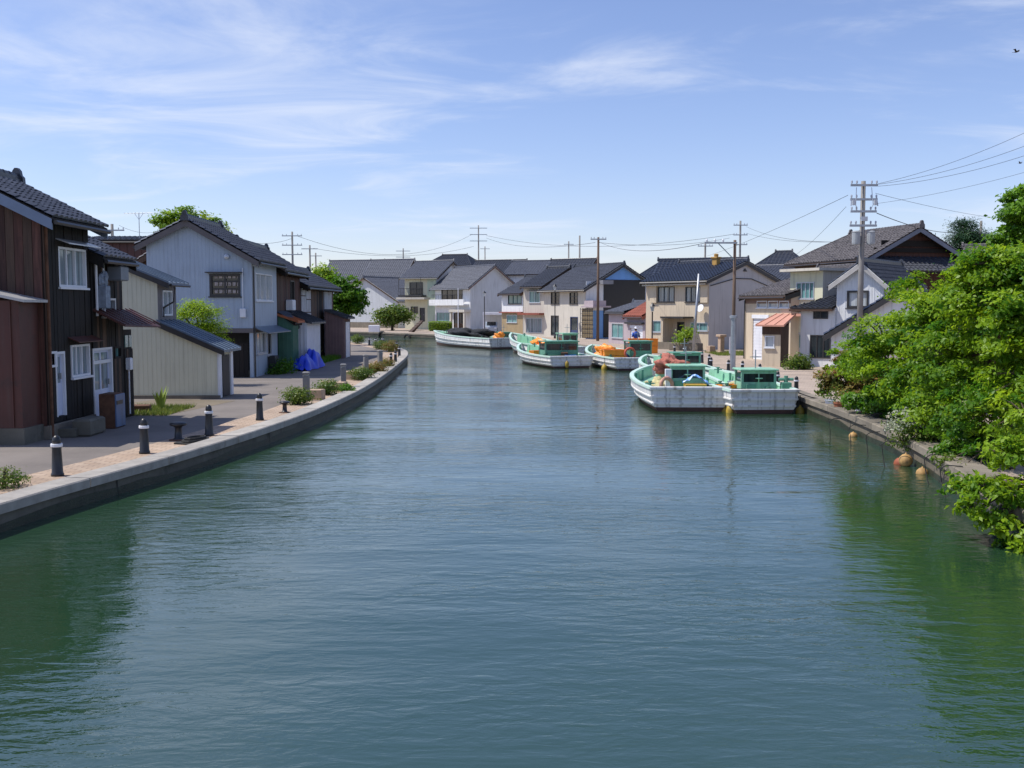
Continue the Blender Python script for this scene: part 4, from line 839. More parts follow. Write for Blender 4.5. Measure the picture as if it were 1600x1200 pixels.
# --- garage house
h = House('garage_house', 'cream garage house with white shutter door and three high windows', XY(1163, 62), XY(1235, 57), 8)
h.gable(h.hgt(h.W, 0, 460), h.hgt(h.W / 2, 5.2, 420), 'u', .65, .4, .04, m=tile_brown, barge=darksteel, dm=wood_mid); r = h.rect
ho = [r('front', 1183, 470, 1199, 481), r('front', 1201, 470, 1216, 481), r('front', 1218, 470, 1233, 481), r('front', 1175, 497, 1200, 562)]
h.walls({'all': cream, 'left': cream2}, {'front': ho})
for k in range(3): h.window('front', ho[k], whiteal, glass_w, 1)
h.shutter('front', ho[3], whitep); p = MB(); p.bx(.05, h.W - .02, -.03, -.005, h.eave - .5, h.eave - .1); p.build('frieze', mat('dull_brown_band', (.22, .14, .11), .8), h.root); h.downpipe('front', .12, h.eave - .3)
# pink-roofed booth
A_, B_ = XY(1191, 53.8), XY(1220, 53.2)
h = House('booth', 'small booth with faded salmon metal roof in front of the garage house', A_, B_, 1.2, 'booth'); zt = h.hit('front', 1205, 508)[1]; r = h.rect; ho = [r('front', 1195, 525, 1210, 543)]
h.axis = 'x'; h.wall('front', tan_ if False else cream, 0, zt, ho); h.wall('right', wood_mid, 0, zt); h.wall('left', wood_mid, 0, zt); h.wall('back', wood_mid, 0, zt + .5); h.window('front', ho[0], whiteal, glass_w, 1, sill=True)
p = MB(); p.bx(.0, h.W, -.03, -.006, ho[0][3] + .08, zt); p.build('upper_boarding', wood_mid, h.root)
metal_roof(h.root, (-.25, -.35, zt + .02), (h.W + .3, -.35, zt + .02), (h.W + .35, 1.25, zt + .6), (.3, 1.25, zt + .6), pinkroof)
# tower block of the big house
h = House('tower_annex', 'tall beige annex with green curtained window below the big hipped roof', XY(1233, 57.8), XY(1284, 55.6), 3.4); zt = h.hgt(h.W, 0, 423); r = h.rect; ho = [r('front', 1244, 441, 1272, 467), r('front', 1244, 520, 1255, 556)]
h.axis = 'x'
for f in ('front', 'left', 'right', 'back'): h.wall(f, yellow_r if f != 'right' else cream2, 0, zt, ho if f == 'front' else ())
h.window('front', ho[0], silver, glass_g, 4); h.door('front', ho[1], silver, glass_g, None, .6); p = MB(); p.bx(-.35, h.W + .2, -.5, 3.4, zt + .01, zt + .16); p.build('eaves_board', cream2, h.root)
p = MB(); p.bx(-.4, h.W * .75, -.7, -.02, h.hit('front', 1245, 494)[1], h.hit('front', 1245, 490)[1]); p.build('canopy', pinkroof, h.root)
# the big house with hip and gable
h = House('big_hipped_house', 'big old house with brown-grey hipped roof and dark red gable facing right', XY(1240, 68), XY(1352, 60.2), 6.4)
h.gable(h.hgt(h.W, 0, 400), apex_h(h, 'u', .5, 357), 'u', .5, .5, .6, m=tile_brown, hipL=2.2, barge=mat('blue_grey_bargeboard', (.16, .18, .23), .6), dm=wood_mid)
h.walls({'all': wood_mid, 'right': wood_red}); zE = h.eave
pr = MB(); pr.extr([(h.W + 1.7, -.9, zE - 1.05), (h.W + 1.7, 7.6, zE - 1.05), (h.W + .1, 7.6, zE - .15), (h.W + .1, -.9, zE - .15)], (0, 0, .08)); po = pr.build('pent_roof', wood_dark, h.root)
tm = MB(); tile_field(tm, (h.W + 1.7, -.9, zE - .95), (h.W + 1.7, 7.6, zE - .95), (h.W + .12, -.9, zE - .05), (h.W + .12, 7.6, zE - .05)); stuff(tm.build('roof_tiles', tile_dark, po))
p = MB(); p.bx(h.W + .02, h.W + .14, .4, 6.0, zE + .25, zE + .5); p.bx(h.W + .02, h.W + .1, .9, 5.5, zE + .6, zE + .95); p.build('gable_beam', wood_dark, h.root)
# white house on the quay
h = House('white_quay_house', 'white house with tall narrow gable and low tiled wing beside the tower annex', XY(1306, 53), XY(1379, 51.5), 6)
h.gable(h.hit('front', 1306, 440)[1], h.hit('front', 1346, 411)[1], 'v', .54, .35, .3, eave2=h.hit('front', 1379, 440)[1], m=tile_dark, barge=mat('pale_grey_board', (.42, .40, .38), .7), dm=white_r); r = h.rect
ho = [r('front', 1323, 454, 1357, 481), r('front', 1318, 526, 1342, 558)]; h.walls({'all': white_r}, {'front': ho}); h.window('front', ho[0], darksteel, glass_w, 2, fw=.1); h.window('front', ho[1], darksteel, glass_d, 2); h.ribs('front', white_r, .1, lambda a: h.ztop(a) - .08, .3, .04, .012, holes=ho)
wl = h.loc(XY(1253, 54.2)); wing = MB(); x0 = wl.x; zt = at(800, 481, 54).z; wing.bx(x0, -.01, -.15, 4.5, 0, zt); wing.build('wing_wall', white_r, h.root)
zr = at(800, 458, 55.5).z; sl_ = MB(); F_ = [(x0 - .5, -.6, zt - .08), (-.02, -.6, zt - .08), (-.02, 3, zr), (x0 + 1.4, 3, zr)]; slab(sl_, F_, .1); slab(sl_, [(x0 - .5, 5.2, zt - .3), (x0 - .5, -.6, zt - .08), (x0 + 1.4, 3, zr)], .1); wr_ = sl_.build('wing_roof', wood_mid, h.root)
tm = MB(); tile_field(tm, *[Vector(q) + Vector((0, 0, .02)) for q in (F_[0], F_[1], F_[3], F_[2])]); tile_field(tm, *[Vector(q) + Vector((0, 0, .02)) for q in ((x0 - .5, 5.2, zt - .3), (x0 - .5, -.6, zt - .08), (x0 + 1.4, 3, zr), (x0 + 1.4, 3, zr))]); stuff(tm.build('roof_tiles', tile_dark, wr_))
def fwin(root, x0, x1, z0, z1, y, fm, gm, n=2):
    f = MB(); f.bx(x0, x1, y - .05, y - .002, z0, z0 + .06); f.bx(x0, x1, y - .05, y - .002, z1 - .06, z1)
    for k in range(n + 1): xx = x0 + (x1 - x0 - .06) * k / n; f.bx(xx, xx + .06, y - .05, y - .002, z0 + .06, z1 - .06)
    o = f.build('window', fm, root); g_ = MB(); g_.bx(x0 + .06, x1 - .06, y - .02, y - .004, z0 + .06, z1 - .06); g_.build('pane', gm, o); return o
sx = 54 / FPX; fwin(h.root, x0 + .7, x0 + 1.5, at(800, 498, 53.8).z, at(800, 484, 53.8).z, -.15, darksteel, glass_d); fwin(h.root, x0 + .55, -.2, .45, at(800, 523, 53.8).z, -.15, darksteel, glass_d, 3)
# pinkish house behind the tree
h = House('pink_grey_house', 'pinkish grey house with blue-black roof half hidden by the waterside tree', XY(1300, 48), XY(1470, 45.5), 5)
h.gable(h.hit('front', 1300, 519)[1], h.hit('front', 1412, 452)[1], 'v', .64, .3, .3, m=tile_blue, barge=darksteel); h.walls({'all': white_r}); a_ = h.hit('front', 1345, 510)[0]; p = MB(); p.bx(a_, h.W - .05, -.06, -.01, 0, h.eave - .02); p.build('pink_cladding', pinkgrey, h.root)

# ================================================================== BOATS
def boat(label, tr, bw, beam, house=None, sheer=.85, group='fishing boats moored along the right quay', netm_=None, hullm=None, free=.62):
    tr, bw = Vector((tr[0], tr[1], 0)), Vector((bw[0], bw[1], 0)); d = bw - tr; Lb = d.length; rz = math.atan2(d.y, d.x) - math.pi / 2
    e = empty('fishing_boat', (tr.x, tr.y, WZ), rz, label, 'boat', group); NS = 22; hm = hullm or hullw
    def st(t):
        bh = beam / 2 * (.90 + .16 * math.sin(math.pi * min(1, t / .8)) ** 1) * (1 - max(0, (t - .45) / .55) ** 3.2); zs = free + sheer * t ** 2.3; return max(bh, .02), zs
    def sec(t):                              # outer section from gunwale to keel
        b, z = st(t); fl = .80 - .25 * t ** 3; rk = .75 * t ** 5; y = t * Lb
        return [(b, y + rk, z), (b * .985, y + rk * .75, z * .70), (b * (fl + .10), y + rk * .3, z * .25), (b * fl, y, 0), (b * fl * .8, y - .05 * t, -.22), (0, y - .2 * t, -.32)]
    S_ = [sec(i / NS) for i in range(NS + 1)]; k = 6; mb = MB(); v = []; f = []
    for sgn in (1, -1):
        o = len(v); v += [(p[0] * sgn, p[1], p[2]) for s_ in S_ for p in s_]
        for i in range(NS):
            for j in range(k - 1):
                q = (o + i * k + j, o + (i + 1) * k + j, o + (i + 1) * k + j + 1, o + i * k + j + 1); f.append(q if sgn > 0 else q[::-1])
    f.append(tuple(range(k)) + tuple(reversed(range((NS + 1) * k, (NS + 1) * k + k - 1))))
    mb.add(v, f); hull = mb.build('hull', hm, e)
    # inner bulwark and deck
    dz = free - .30; mb = MB(); v = []; f = []; dk = []; NI = NS - 1
    for i in range(NI + 1):
        t = i / NS; b, z = st(t); y = t * Lb + .75 * t ** 5 * .8 + (.08 if i == 0 else 0); dd = dz + (max(0, t - .7) / .3) ** 2 * .5 * sheer; bi = max(.02, b - .10); v += [(bi, y, z - .005), (max(.015, bi - .05), y, dd), (-max(.015, bi - .05), y, dd), (-bi, y, z - .005)]
    for i in range(NI):
        o = 4 * i; f += [(o, o + 1, o + 5, o + 4), (o + 2, o + 3, o + 7, o + 6)]; dk.append((o + 1, o + 2, o + 6, o + 5))
    f.append((0, 3, 2, 1)); mb.add(v, f); mb.build('bulwark', gmint, e)
    mb = MB(); mb.add(v, dk); mb.build('deck', gmint if not netm_ else deckc, e)
    for t in (.3, .5, .68, .82):             # frames across the inside and a beam
        b, z = st(t); rbm = MB(); y = t * Lb
        for sgn in (1, -1): MB().box((sgn * (b - .17), y, (z + dz) / 2), (.08, .09, z - dz - .02)).build('frame_rib', gmint_d if t > .4 else gmint, e)
    # gunwale cap
    mb = MB(); v = []; f = []; q = 4
    for sgn in (1, -1):
        o = len(v)
        for i in range(NS + 1):
            t = i / NS; b, z = st(t); y = t * Lb + .75 * t ** 5; bi = max(0.0, b - .13); yy = y if i < NS else y + .04
            v += [(sgn * (b + .035), yy, z - .05), (sgn * (b + .035), yy, z + .03), (sgn * bi, min(yy, Lb + .6), z + .03), (sgn * bi, min(yy, Lb + .6), z - .05)]
        for i in range(NS):
            for j in range(4): f.append((o + i * 4 + j, o + (i + 1) * 4 + j, o + (i + 1) * 4 + (j + 1) % 4, o + i * 4 + (j + 1) % 4))
        f += [(o, o + 1, o + 2, o + 3), (o + NS * 4 + 3, o + NS * 4 + 2, o + NS * 4 + 1, o + NS * 4)]
    mb.add(v, f); mb.build('gunwale', mat('pale_green_white_gunwale', (.55, .72, .62), .4, .06, 2, streak=.2), e)
    b0, z0 = st(0)
    mb = MB(); mb.bx(-b0 - .02, b0 + .02, -.07, .12, z0 - .07, z0 + .04, .02); mb.build('transom_rail', hm, e)
    for zf in (.62, .34):                    # rubbing strakes
        mb = MB()
        for sgn in (1, -1):
            pts = []
            for s_, i in zip(S_, range(NS + 1)):
                a, c = Vector(s_[1]), Vector(s_[2]); tt = (.70 - zf) / .45; p = a + (c - a) * tt; pts.append((p.x * sgn + sgn * .012, p.y, p.z))
            mb.tube(pts, .035, 5)
        p = Vector(S_[0][1]).lerp(Vector(S_[0][2]), (.70 - zf) / .45); mb.bx(-p.x, p.x, -.05, .0, p.z - .035, p.z + .035); mb.build('rubbing_strake', hm, hull)
    mb = MB()                                # dark band at the waterline
    for sgn in (1, -1):
        v = []
        for s_ in S_: a = Vector(s_[3]); c = Vector(s_[2]); p = a + (c - a) * .7; g_ = Vector(s_[4]); v += [((p.x + .008) * sgn, p.y, p.z), ((a.x + .012) * sgn, a.y + .0, 0), ((g_.x + .012) * sgn, g_.y, g_.z)]
        mb.add(v, [(3 * i + j, 3 * i + 3 + j, 3 * i + 4 + j, 3 * i + 1 + j) for i in range(NS) for j in (0, 1)])
    a = Vector(S_[0][3]); c = Vector(S_[0][2]); p = a + (c - a) * .7; mb.extr([(-p.x, -.012, p.z), (p.x, -.012, p.z), (a.x, -.012, 0), (a.x * .8, -.012, -.22), (-a.x * .8, -.012, -.22), (-a.x, -.012, 0)], (0, .01, 0)); mb.build('waterline_band', antif, hull)
    for t in (.12, .12, .9):                 # mooring posts
        sgn = 1 if t > .5 or not hasattr(boat, 'tog') else -1; boat.tog = 1; b, z = st(t); m_ = MB(); m_.lathe([(.045, 0), (.045, .2), (.07, .21), (.07, .26)], (sgn * max(0, b - .22), t * Lb, z - .1), 8); m_.tube([(sgn * max(0, b - .22) - .16, t * Lb, z + .06), (sgn * max(0, b - .22) + .16, t * Lb, z + .06)], .025, 6); m_.build('mooring_post', gmint_d, e)
    if house:
        hx, hy, hw, hd, hh, hmm = house; zb = dz; zt = zb + hh; zw0, zw1 = zb + hh * .56, zt - .10
        m_ = MB()
        for x, y in ((-hw / 2, 0), (hw / 2, 0), (-hw / 2, hd), (hw / 2, hd)): m_.bx(hx + x - .04, hx + x + .04, hy + y - .04, hy + y + .04, zb, zt)
        m_.bx(hx - hw / 2, hx + hw / 2, hy - .025, hy + .025, zb, zw0); m_.bx(hx - hw / 2, hx + hw / 2, hy + hd - .025, hy + hd + .025, zb, zw0)
        m_.bx(hx - hw / 2 - .02, hx - hw / 2 + .02, hy + .05, hy + hd - .05, zb, zw0); m_.bx(hx + hw / 2 - .02, hx + hw / 2 + .02, hy + .05, hy + hd - .05, zb, zw0); m_.bx(hx - hw / 2, hx + hw / 2, hy - .03, hy + .03, zw1, zt)
        ho = m_.build('wheelhouse', hmm, e); g_ = MB(); g_.bx(hx - hw / 2 + .05, hx + hw / 2 - .05, hy - .008, hy + .008, zw0, zw1); g_.bx(hx - hw / 2 + .05, hx + hw / 2 - .05, hy + hd - .008, hy + hd + .008, zw0, zw1); g_.bx(hx - hw / 2 - .008, hx - hw / 2 + .008, hy + .05, hy + hd - .05, zw0, zw1); g_.bx(hx + hw / 2 - .008, hx + hw / 2 + .008, hy + .05, hy + hd - .05, zw0, zw1); g_.build('window', glass_d, ho)
        g_ = MB(); g_.bx(hx - .02, hx + .02, hy - .03, hy - .01, zw0, zw1); g_.lathe([(.13, 0), (.13, .03)], (hx, hy - .06, zw0 + .12), 10); g_.build('window_bar', hmm, ho)
        m_ = MB(); m_.bx(hx - hw / 2 - .1, hx + hw / 2 + .1, hy - .14, hy + hd + .1, zt, zt + .06, .015); m_.build('wheelhouse_roof', hmm, ho)
        m_ = MB(); m_.bx(hx - hw / 2 + .12, hx - hw / 2 + .45, hy - .12, hy - .03, zb + .1, zb + .42); m_.tube([(hx + hw * .25, hy - .14, zb + .08), (hx + hw * .25, hy - .14, zb + .36)], .1, 8); m_.build('control_box', gmint_d, ho)
        m_ = MB(); m_.tube([(hx, hy + hd * .5, zt + .05), (hx, hy + hd * .5, zt + .7)], .02, 6); m_.tube([(hx - .2, hy + hd * .5, zt + .45), (hx + .2, hy + hd * .5, zt + .45)], .014, 5); m_.build('mast', greysteel, ho)
    e['deck'] = dz
    return e, (lambda x, y, z: tuple((Matrix.Rotation(rz, 4, 'Z') @ Vector((x, y, z))) + Vector((tr.x, tr.y, WZ)))), st, Lb, dz
def heap(name, label, cat, p, r, m, seed, rz=0): return tag(MB().blob((0, 0, r[2] * .5), r, seed, 20, .30).build(name, m, smooth=True, loc=p, rz=rz), label, cat)
def lifebuoy(label, p, m, r=.3, tilt=1.35, rz=0):
    mb = MB(); pts = [(r * math.cos(a * .3307), r * math.sin(a * .3307), 0) for a in range(20)]; mb.tube(pts, .07, 8, False); o = mb.build('life_ring', m, smooth=True, loc=p); o.rotation_euler = (tilt, 0, rz); return tag(o, label, 'life ring')
FEND = {}
def fender(label, p, m=None, s_=1.0, group='yellow boat fenders'):
    m = m or yellowf
    if m.name not in FEND: FEND[m.name] = MB().lathe([(.03, .62), (.05, .56), (.15, .48), (.19, .34), (.19, .1), (.14, -.04), (.05, -.1)], n=14).mesh('fender', m, True)
    e = inst('fender', FEND[m.name], loc=(p[0], p[1], p[2] - .22), sc=(s_, s_, s_)); tag(e, label, 'fender', group); rp = MB(); rp.tube([(0, 0, .6), (0, 0, 1.0)], .015, 5); rp.build('rope', rubber, e); return e
def crate(label, p, rz, m, s_=(.62, .42, .34), group=None):
    e = empty('fish_crate', p, rz, label, 'crate', group); x, y, z = s_[0] / 2, s_[1] / 2, s_[2]; mb = MB()
    mb.bx(-x, x, -y, -y + .03, 0, z); mb.bx(-x, x, y - .03, y, 0, z); mb.bx(-x, -x + .03, -y + .03, y - .03, 0, z); mb.bx(x - .03, x, -y + .03, y - .03, 0, z); mb.bx(-x + .03, x - .03, -y + .03, y - .03, .01, .04); mb.build('body', m, e)
    mb = MB(); mb.bx(-x - .025, x + .025, -y - .025, -y, z - .06, z); mb.bx(-x - .025, x + .025, y, y + .025, z - .06, z); mb.bx(-x - .025, -x, -y, y, z - .06, z); mb.bx(x, x + .025, -y, y, z - .06, z); mb.build('rim', m, e); return e

# boat 1: near left
B1, T1, st1, L1b, dz1 = boat('white and mint green fishing boat nearest the camera with pink net on board', (6.0, 33.7), (6.25, 43.2), 2.95, (.15, 1.6, 1.15, .9, .92, gmint), sheer=.22, free=.80)
heap('fishing_net', 'salmon pink fishing net heaped beside the nearest boat wheelhouse', 'net', T1(-.3, 3.0, dz1 + .72), (.55, .6, .32), netred, 4)
m_ = MB(); m_.bx(-.5, .5, -.4, .4, 0, .72, .04); tag(m_.build('engine_box', gmint, loc=T1(-.25, 3.0, dz1)), 'mint green engine box under the pink net', 'engine box')
heap('fishing_net', 'cream fishing net piled on the left deck of the nearest boat', 'net', T1(-.85, 2.0, dz1), (.42, .6, .28), netcream, 8)
lifebuoy('faded red and white life ring propped on the nearest boat', T1(-.62, 1.25, dz1 + .3), mat('faded_red_ring', (.5, .25, .18), .6, .3, 8), .24, 1.45, .5)
m_ = MB(); m_.bx(-.1, .1, -.1, .1, 0, .85, .01); tag(m_.build('white_post_locker', whitep, loc=T1(-.55, 1.45, dz1)), 'white upright locker left of the nearest wheelhouse', 'locker')
m_ = MB(); m_.bx(-.36, .36, -.22, .22, 0, .12, .02); tag(m_.build('fish_tray', mat('yellow_plastic_tray', (.65, .38, .06), .5, .1, 4), loc=T1(.32, .95, dz1 + .25)), 'yellow-orange tray lying before the nearest wheelhouse', 'tray')
mb = MB(); vs = []; fs = []
for i in range(9):
    for j in range(7): vs.append(((i / 8 - .5) * .85, (j / 6 - .5) * .3, .16 + .26 * math.exp(-((i - 4) / 2.6) ** 2) + .05 * math.sin(2.3 * i + 1.7 * j)))
for i in range(8):
    for j in range(6): fs.append((i * 7 + j, (i + 1) * 7 + j, (i + 1) * 7 + j + 1, i * 7 + j + 1))
mb.add(vs, fs); tag(mb.build('plastic_sheet', mat('blue_white_sheet', (.16, .36, .75), .4, .1, 5, patch=1.0, patchcol=(.7, .74, .8)), loc=T1(.32, .95, dz1 + .24)), 'crumpled blue and white sheet lying on the yellow tray', 'sheet')
# boat 2: near right
B2, T2, st2, L2b, dz2 = boat('white and mint green fishing boat moored against the right quay with broad dark cabin window', (8.32, 32.9), (8.05, 41.6), 2.5, (.1, 1.1, 1.12, .85, .88, gmint), sheer=.2, free=.78)
crate('orange crate on the deck of the boat against the right quay', T2(-.75, 1.9, dz2 + .02), .3, orange)
heap('fishing_net', 'cream net beside the orange crate on the quayside boat', 'net', T2(-.45, 2.9, dz2), (.4, .5, .22), netcream, 11)
m_ = MB(); m_.bx(-.16, .16, -.14, .14, 0, .4, .02); m_.tube([(0, 0, .4), (0, 0, .62)], .07, 8); m_.tube([(-.25, 0, .5), (.25, 0, .5)], .05, 8); tag(m_.build('net_winch', gmint_d, loc=T2(.98, .9, dz2 + .1)), 'dark green net winch at the right side of the quayside boat', 'winch')
# boat 6 behind boat 1
B6, T6, st6, L6b, dz6 = boat('green and white boat moored directly behind the nearest two boats', (8.1, 43.9), (7.2, 52.0), 2.7, (.2, 2.2, 1.2, .9, .95, gmint_d), sheer=.3, free=.75)
# boats 3, 4, 5
B3, T3, st3, L3b, dz3 = boat('white fishing boat in mid canal with dark green wheelhouse and blue buckets', (3.48, 58.4), (.85, 67.2), 2.95, (-.1, 1.5, 2.0, 1.1, 1.1, gmint_d), sheer=.45, free=.68)
B4, T4, st4, L4b, dz4 = boat('white boat loaded with orange crates moored beside the quay', (7.0, 56.0), (5.4, 65.2), 2.95, (.75, 1.8, 1.25, 1.1, 1.15, gmint_d), sheer=.4, free=.7)
B5, T5, st5, L5b, dz5 = boat('long green boat whose raised white bow shows left of the mid canal boats', (3.9, 71.5), (.2, 82.5), 3.2, (.9, 1.6, 1.1, 1.2, 1.2, gmint), sheer=.75, free=.72)
B7, T7, st7, L7b, dz7 = boat('long white boat furthest away with heap of black nets amidships', (-.85, 86.0), (-7.3, 98.0), 2.75, (1.0, 1.2, .8, .8, .75, gmint_d), sheer=.4, netm_=True, free=.92)
heap('fishing_net', 'long heap of black nets on the furthest white boat', 'net', T7(0, 6.6, dz7 + .2), (.85, 3.6, .55), netm, 21, math.atan2(12, -6.45) - math.pi / 2)
heap('fishing_net', 'orange net bundle at the stern of the furthest white boat', 'net', T7(.2, 1.0, dz7 + .2), (.4, .4, .35), orange, 22)
crate('orange crate on the foredeck of the mid canal boat', T3(-.5, 4.6, dz3 + .02), .4, orange, (1.0, .7, .45))
for k, (x, y) in enumerate(((.15, .85), (.55, .95))):
    m_ = MB(); m_.lathe([(.14, 0), (.18, .34), (.17, .34), (.13, .02)], n=12); tag(m_.build('bucket', bluepl, loc=T3(x - .1, y, dz3 + .01)), ('left' if k == 0 else 'right') + ' one of two blue buckets behind the mid canal wheelhouse', 'bucket', 'blue buckets')
m_ = MB(); m_.bx(-.2, .2, -.15, .15, 0, .5, .03); tag(m_.build('rusty_drum', rust, loc=T3(-.02, 1.2, dz3)), 'rusty brown box before the mid canal wheelhouse', 'box')
lay = [(-.75, 1.3, 0), (-.1, 1.35, 0), (-.75, 1.9, 0), (-.08, 1.95, 0), (-.75, 1.3, 1), (-.1, 1.35, 1), (-.75, 1.9, 1), (-.08, 1.95, 1), (-.42, 2.7, 0), (-.42, 2.7, 1), (-.4, 3.3, 0)]
nm = ['front left bottom', 'front right bottom', 'rear left bottom', 'rear right bottom', 'front left upper', 'front right upper', 'rear left upper', 'rear right upper', 'separate lower', 'separate upper', 'rearmost']
for (x, y, k), q in zip(lay, nm): crate(q + ' orange crate in the stack on the crate boat', T4(x - .35, y + .6, dz4 + .02 + k * .35), random.uniform(-.12, .12), orange, (.64, .48, .33), 'orange crates on the boat')
for k in range(3):
    for q in range(2): crate(('upper ', 'lower ')[1 - q] + ('left', 'middle', 'right')[k] + ' orange crate of the six stacked before the fisherman', (8.45 + k * .66, 70.0 - k * .2, .52 * q), .1 + random.uniform(-.06, .06), orange, (.6, .5, .5), 'crates beside the fisherman')
lifebuoy('red life ring on the crate boat beside its wheelhouse', T4(.0, 1.4, dz4 + .5), mat('red_ring', (.5, .09, .05), .5, .2, 8), .3, 1.5, .2)
heap('fishing_net', 'blue-black net between crates and wheelhouse on the crate boat', 'net', T4(.0, 2.3, dz4), (.5, .6, .3), mat('blue_net', (.03, .06, .16), .9, .5, 9, bump=.8), 31)
def tub(label, p, m, r_=.24, hh=.3): mb = MB(); mb.lathe([(r_ * .8, 0), (r_, hh), (r_ * 1.06, hh), (r_ * .95, hh), (r_ * .76, .03)], n=14); tag(mb.build('tub', m, loc=p), label, 'tub', 'tubs on the boats')
def coil(label, p, m, r_=.22):
    mb = MB()
    for k in range(4): mb.tube([(r_ * (1 - .06 * k) * math.cos(a * .45), r_ * (1 - .06 * k) * math.sin(a * .45), .03 + .045 * k) for a in range(15)], .024, 5, False)
    tag(mb.build('rope_coil', m, loc=p), label, 'rope', 'rope coils on the boats')
cr = mat('yellow_rope', (.45, .36, .10), .9, .3, 9); gr_ = mat('green_rope', (.05, .18, .14), .9, .3, 9)
tub('black tub on the right deck of the nearest boat', T1(1.0, 1.3, dz1), rubber); tub('blue tub forward of the pink net on the nearest boat', T1(.5, 4.4, dz1), bluepl, .3, .34); coil('yellow rope coil near the stern of the nearest boat', T1(-.15, .45, dz1), cr); coil('green rope coil in the bow of the nearest boat', T1(.3, 6.3, dz1 + .02), gr_, .3)
tub('black tub beside the quayside boat cabin', T2(-.7, .6, dz2), rubber); coil('green rope coil at the stern of the quayside boat', T2(.45, .45, dz2), gr_); tub('white tub in the bow of the quayside boat', T2(.1, 4.2, dz2), whitep, .3, .3)
tub('white tub on the mid canal boat right deck', T3(1.15, .7, dz3), whitep); tub('blue tub on the deck behind the mid canal wheelhouse', T3(.9, 3.6, dz3), bluepl, .35, .4); coil('yellow rope coil on the mid canal boat stern', T3(-.9, .6, dz3), cr, .26); tub('black tub at the stern of the crate boat', T4(.2, .5, dz4), rubber, .28, .35)
heap('fishing_net', 'orange net piled forward on the long green boat', 'net', T5(-.4, 4.5, dz5), (.7, .9, .45), orange, 41); heap('fishing_net', 'orange net heaped on the bow deck of the crate boat', 'net', T4(-.2, 6.0, dz4), (.6, .9, .5), orange, 43)
# fenders
fender('yellow fender hanging between the two nearest boats', (7.3, 33.3, WZ + .02), s_=.85); fender('second yellow fender squeezed behind the one between the nearest boats', (7.2, 33.8, WZ - .05), s_=.85)
fender('large yellow fender between quayside boat and right quay wall', (9.62, 33.3, WZ - .05), s_=.85)
fender('yellow fender at the bow of the mid canal boat', (1.15, 65.2, WZ + .3)); fender('yellow fender on the left side of the mid canal boat', (1.95, 60.3, WZ + .1)); fender('round yellow fender on the stern of the mid canal boat', T3(-.35, -.16, .3), s_=.6)
fender('yellow fender between mid canal boat and crate boat', (5.28, 57.2, WZ), s_=.9); fender('yellow fender at the right stern corner of the crate boat', (8.62, 56.3, WZ + .05), s_=.9); fender('yellow fender at the bow of the furthest boat', at(694, 532, 96), s_=1.3)

